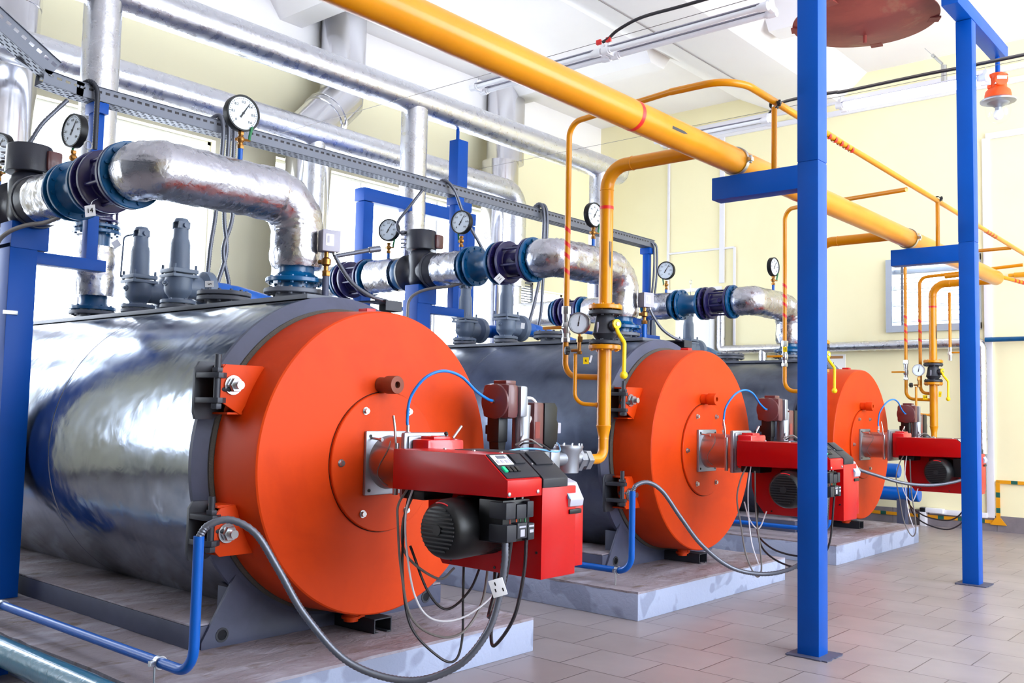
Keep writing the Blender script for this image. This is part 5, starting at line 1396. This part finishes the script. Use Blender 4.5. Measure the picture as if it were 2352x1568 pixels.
RC = P(1986, 42, Z=4.75); RR = .60
r = thing('red_cone_pan', (RC.x, RC.y, 4.70), 'large dull red conical pan hanging under the ceiling at the top right', 'pan')
b = B().lathe((RC.x, RC.y, 4.72), (0, 0, 1), [(-.125, .001), (-.124, .02), (0, RR-.02), (.003, RR), (.012, RR), (.014, RR-.02), (.10, .10), (.105, .02)], 72)
b.build('pan', 'rust', r)
B().cyl((RC.x, RC.y, 4.53), (RC.x, RC.y, 4.61), .016, n=14).build('drain_stub', 'redoxide', r)
for a in (200, 262, 320, 30, 100): 
    a = math.radians(a); c = Vector((RC.x+(RR-.03)*math.cos(a), RC.y+(RR-.03)*math.sin(a), 4.71)); 
    rot = Matrix.Rotation(a, 3, 'Z'); q = B().box(-.05, .04, -.05, .05, -.006, .010); B().add([rot @ v+c for v in q.v], q.f).build('rim_bracket', 'rust', r)
B().cyl((RC.x, RC.y, 4.8), (RC.x, RC.y, ZC-.004), .22, n=40).build('duct', 'redoxide', r)
q = B()
for a in (150, 210, 330, 30): 
    a = math.radians(a); q.tube([(RC.x+(RR-.06)*math.cos(a), RC.y+(RR-.06)*math.sin(a), 4.73), (RC.x+.25*math.cos(a), RC.y+.25*math.sin(a), 5.3)], .012, 8)
q.build('stay_rods', 'redoxide', r)

# ================================================================== BACK WALL EQUIPMENT
YF_ = YW
def trunk(pts, w, lab, name='cable_trunking', m='pvc', t=.03):
    """flat trunking on the back wall through pixel points"""
    b = B(); Q = [P(x, y, Y=YW) for x, y in pts]
    r = None
    for i in range(len(Q)-1):
        a, c = Q[i], Q[i+1]
        if abs(a.x-c.x) > abs(a.z-c.z):
            z = (a.z+c.z)/2; b.box(min(a.x, c.x)-w/2, max(a.x, c.x)+w/2, YW-t, YW-.001, z-w/2, z+w/2, .003)
        else:
            x = (a.x+c.x)/2; b.box(x-w/2, x+w/2, YW-t-.001, YW-.001, min(a.z, c.z), max(a.z, c.z), .003)
    return solo(b, name, m, lab, 'trunking', 'white cable trunking on the back wall')
trunk([(1537, 300), (1537, 672)], .032, 'thin white vertical trunking on the back wall, leftmost')
trunk([(1660, 305), (1660, 650)], .075, 'wider white vertical trunking on the back wall above the farthest joint')
trunk([(1537, 582), (1686, 570)], .026, 'thin white horizontal trunking between the two vertical ones')
trunk([(1686, 568), (1690, 800)], .032, 'white vertical trunking right of the wide one on the back wall')
trunk([(1537, 672), (1655, 660)], .05, 'short white horizontal trunking below, behind the farthest joint')
trunk([(1780, 292), (2352, 172)][:0] or [(1700, 300), (2400, 200)], .05, 'lower long white trunking under the ceiling of the back wall') if False else None
za, zb = P(1880, 243, Y=YW).z, P(1880, 270, Y=YW).z
for z, lab in ((za, 'upper long white trunking high on the back wall'), (zb, 'lower long white trunking high on the back wall')):
    solo(B().box(-4.0, XR, YW-.04, YW-.001, z-.035, z+.035, .003), 'cable_trunking', 'pvc', lab, 'trunking', 'white cable trunking on the back wall')
trunk([(2352, 300), (2272, 315)], .075, 'white horizontal trunking at the right edge of the picture')
trunk([(2270, 318), (2272, 1188)], .085, 'tall white trunking on the back wall right of the far blue post')
solo(B().box(-.15, .50, YW-.05, YW-.017, .15, .21, .003), 'cable_trunking', 'pvc', 'white trunking just above the floor tiles behind the far blue post', 'trunking', 'white cable trunking on the back wall')
solo(B().box(-.25, -.18, YW-.10, YW-.017, 0.0, .22, .003).box(-.25, .02, YW-.10, YW-.017, .165, .22, .003), 'pipe_cover', 'pvc', 'small white angle cover low on the back wall behind the black cables', 'cover')

# louvred wall window
lv = thing('louvred_window', ((LV[0]+LV[1])/2, YW, LV[2]), 'metal louvred ventilation window on the back wall behind the far gas riser', 'window')
lx0, lx1, lz0, lz1 = LV
b = B(); t = .035
b.box(lx0-.05, lx1+.05, YW-.05, YW+.12, lz0-.05, lz0+t); b.box(lx0-.05, lx1+.05, YW-.05, YW+.12, lz1-t, lz1+.05)
b.box(lx0-.05, lx0+.03, YW-.051, YW+.12, lz0-.04, lz1+.04); b.box(lx1-.03, lx1+.05, YW-.051, YW+.12, lz0-.04, lz1+.04)
b.build('frame', 'lframe', lv)
for i in range(4):
    z = lz0+.11+i*.205
    q = B().box(lx0+.02, lx1-.02, -.065, .065, -.004, .004, 0); rot = Matrix.Rotation(math.radians(32), 3, 'X')
    B().add([rot @ (v-Vector((0, 0, 0)))+Vector((0, YW+.03, z)) for v in q.v], q.f).build('slat', 'awning', lv)
B().box(lx0+.13, lx0+.16, YW-.02, YW-.012, lz0, lz1).build('link_rod', 'tray', lv)
b = B()
for i in range(13): b.box(lx0, lx1, YW+.20, YW+.215, lz0+.03+i*.062, lz0+.05+i*.062)
b.build('outer_grille', 'tube_off', lv)

# insulated pipes on the back wall
r = thing('insulated_wall_pipe', (-.9, YW-.12, 2.2), 'foil-wrapped horizontal pipe on the back wall that turns down behind the far blue post', 'pipe')
za = P(1930, 796, Y=YW-.12).z; xa = P(1656, 730, Y=YW-.12).x; xb = P(2254, 900, Y=YW-.12).x
pts = resample(fillet([(xa, YW-.12, 3.4-.4), (xa, YW-.12, za), (xb, YW-.12, za), (xb, YW-.12, P(2254, 1042, Y=YW-.12).z)], .06, 6), .06)
B().tube(pts, .062, 24, wob=.015).build('foil_wrap', 'foilsmooth', r, smooth=60)
xt = P(1752, 830, Y=YW-.12).x
B().cyl((xt, YW-.12, za), (xt, YW-.12, .9), .058, n=20).build('branch', 'foilsmooth', r)
solo(B().cyl((xb+.05, YW-.12, P(2300, 779, Y=YW-.12).z), (XR-.2, YW-.12, P(2300, 779, Y=YW-.12).z), .028, n=18), 'blue_wall_pipe', 'teal', 'thin blue pipe on the wall at the right edge of the picture', 'pipe')
for (px, py, rad, lab) in ((2066, 1081, .085, 'upper thick blue pipe end behind the farthest orange door'), (2113, 1137, .082, 'lower thick blue pipe behind the farthest orange door')):
    q = P(px, py, Y=8.72)
    solo(B().lathe((q.x, 8.72, q.z), (-1, 0, 0), [(0, .001), (.0, rad*.9), (.01, rad), (2.4, rad)], 36), 'blue_supply_pipe', 'bluelight', lab, 'pipe', 'thick blue pipes by the back wall')
q = P(2073, 1160, Y=8.72)
solo(B().box(q.x-.05, q.x+.05, 8.66, 8.78, 0, .33, .004), 'pipe_support', 'greypaint', 'small grey support under the lower thick blue pipe', 'support')

# yellow and green earthing strip low on the back wall
es = thing('earthing_strip', (.6, YW-.03, .08), 'yellow and green striped earthing strip along the base of the back wall', 'strip')
def striped(boxes, extra=None):
    """touching boxes in one mesh, every second one green"""
    b = B(); n0 = []
    for bx_ in boxes: b.box(*bx_); n0.append(len(b.f))
    if extra: b.prism(*extra)
    o = b.build('strip', 'hazyellow', es); o.data.materials.append(K['hazgreen'])
    org = Vector(es.location)
    for pg in o.data.polygons:
        c = pg.center+org
        for i_, q_ in enumerate(boxes):
            if i_ % 2 and q_[0]-1e-4 <= c.x <= q_[1]+1e-4 and q_[4]-1e-4 <= c.z <= q_[5]+1e-4 and not (abs(c.x-q_[0]) < 1e-5 or abs(c.z-q_[4]) < 1e-5): pg.material_index = 1
def run(a, e, L1, L2):
    out = []; i = 0
    while a < e-1e-3:
        n = min(a+(L1 if i % 2 == 0 else L2), e); out.append((a, n)); a = n; i += 1
    return out
striped([(a, e, YW-.026, YW-.018, .092, .132) for a, e in run(-1.6, .60, .16, .07)])
x0 = P(2293, 1150, Y=YW-.02).x; zt = P(2293, 1106, Y=YW-.02).z
striped([(x0-.022, x0+.022, YW-.034, YW-.026, a, e) for a, e in run(.10, zt, .12, .06)], ([(x0-.09, .08), (x0+.09, .08), (x0+.03, .16), (x0-.03, .16)], YW-.038, YW-.026, 'y'))
striped([(a, e, YW-.026, YW-.018, zt-.02, zt+.02) for a, e in run(x0-.02, x0+2.4, .16, .07)])

# things on the wall behind
nb = thing('wall_notice', (-1.25, YW-.02, 1.9), 'white notice sheet with brown heading on the wall right of the near blue post', 'notice')
q0 = P(1890, 818, Y=YW); q1 = P(1943, 880, Y=YW)
B().box(q0.x, q1.x, YW-.02, YW-.004, q1.z-.15, q0.z+.02).build('sheet', 'paper', nb)
B().box(q0.x, q1.x-.03, YW-.0205, YW-.019, q0.z-.035, q0.z+.0).build('heading', 'brown', nb)
B().box(q0.x+.15, q0.x+.157, YW-.0205, YW-.019, q0.z-.3, q0.z-.08).build('print_line', 'greycable', nb)
cb = thing('wall_cabinet', (-3.4, YW-.12, 1.2), 'pale white cabinet on the back wall behind the farthest joint', 'cabinet')
q0 = P(1555, 700, Y=YW-.2); q1 = P(1636, 800, Y=YW-.2)
b = B().box(q0.x, q1.x, YW-.24, YW-.001, .9, q0.z, .01); bo = b.build('body', 'tube_off', cb)
B().box(q0.x+.03, q1.x-.03, YW-.252, YW-.241, .94, q0.z-.04, .004).build('door', 'tube_off', cb)
q = P(2345, 632, Y=YW)
solo(B().cyl((q.x-.06, YW-.05, q.z), (q.x+.5, YW-.05, q.z), .03, n=16).cyl((q.x-.12, YW-.05, q.z), (q.x-.06, YW-.05, q.z), .022, n=12), 'yellow_pipe_end', 'hazyellow', 'short yellow pipe end on the wall at the right edge', 'pipe')
gv = thing('ventilation_grille', (XW, 7.5, 2.9), 'grey barred grille on the window wall behind the middle conduits', 'grille')
b = B(); b.box(XW, XW+.03, 7.12, 7.68, 2.85, 2.88); b.box(XW, XW+.03, 7.12, 7.68, 3.17, 3.20); b.box(XW, XW+.03, 7.12, 7.15, 2.85, 3.2); b.box(XW, XW+.03, 7.65, 7.68, 2.85, 3.2); b.build('frame', 'tray', gv)
b = B()
for i in range(7): b.box(XW+.005, XW+.022, 7.15, 7.65, 2.90+i*.038, 2.915+i*.038)
b.build('bars', 'flangegrey', gv)
solo(B().box(XW, XW+.05, 7.12, 7.20, 3.15, 3.17), 'bracket', 'tray', 'x', 'bracket') if False else None

# ================================================================== LIGHT
world = bpy.data.worlds.new('world'); scene.world = world; world.use_nodes = True
bg = world.node_tree.nodes['Background']; bg.inputs['Color'].default_value = (.86, .93, 1, 1); bg.inputs['Strength'].default_value = 8.0
def portal(name, loc, rot, sx, sy):
    l = bpy.data.lights.new(name, 'AREA'); l.shape = 'RECTANGLE'; l.size = sx; l.size_y = sy; l.cycles.is_portal = True
    o = bpy.data.objects.new(name, l); col.objects.link(o); o.location = loc; o.rotation_euler = rot
for (a0, a1, z0, z1) in LW: portal('window_daylight', (XW-.05, (a0+a1)/2, (z0+z1)/2), (0, -PI/2, 0), z1-z0, a1-a0)
for (a0, a1, z0, z1) in RW: portal('window_daylight', (XR+.05, (a0+a1)/2, (z0+z1)/2), (0, PI/2, 0), z1-z0, a1-a0)
portal('window_daylight', ((LV[0]+LV[1])/2, YW+.25, (LV[2]+LV[3])/2), (-PI/2, 0, 0), LV[1]-LV[0], LV[3]-LV[2])

cy = scene.cycles
cy.max_bounces = 9; cy.diffuse_bounces = 5; cy.glossy_bounces = 5; cy.transmission_bounces = 6; cy.transparent_max_bounces = 8
cy.sample_clamp_indirect = 6; cy.caustics_reflective = False; cy.caustics_refractive = False
cy.use_denoising = True
try: cy.denoiser = 'OPENIMAGEDENOISE'
except Exception: pass
vs = scene.view_settings
scene.display_settings.display_device = 'sRGB'
vs.view_transform = 'Standard'; vs.look = 'None'; vs.gamma = 1; vs.use_curve_mapping = False; vs.exposure = 0.62
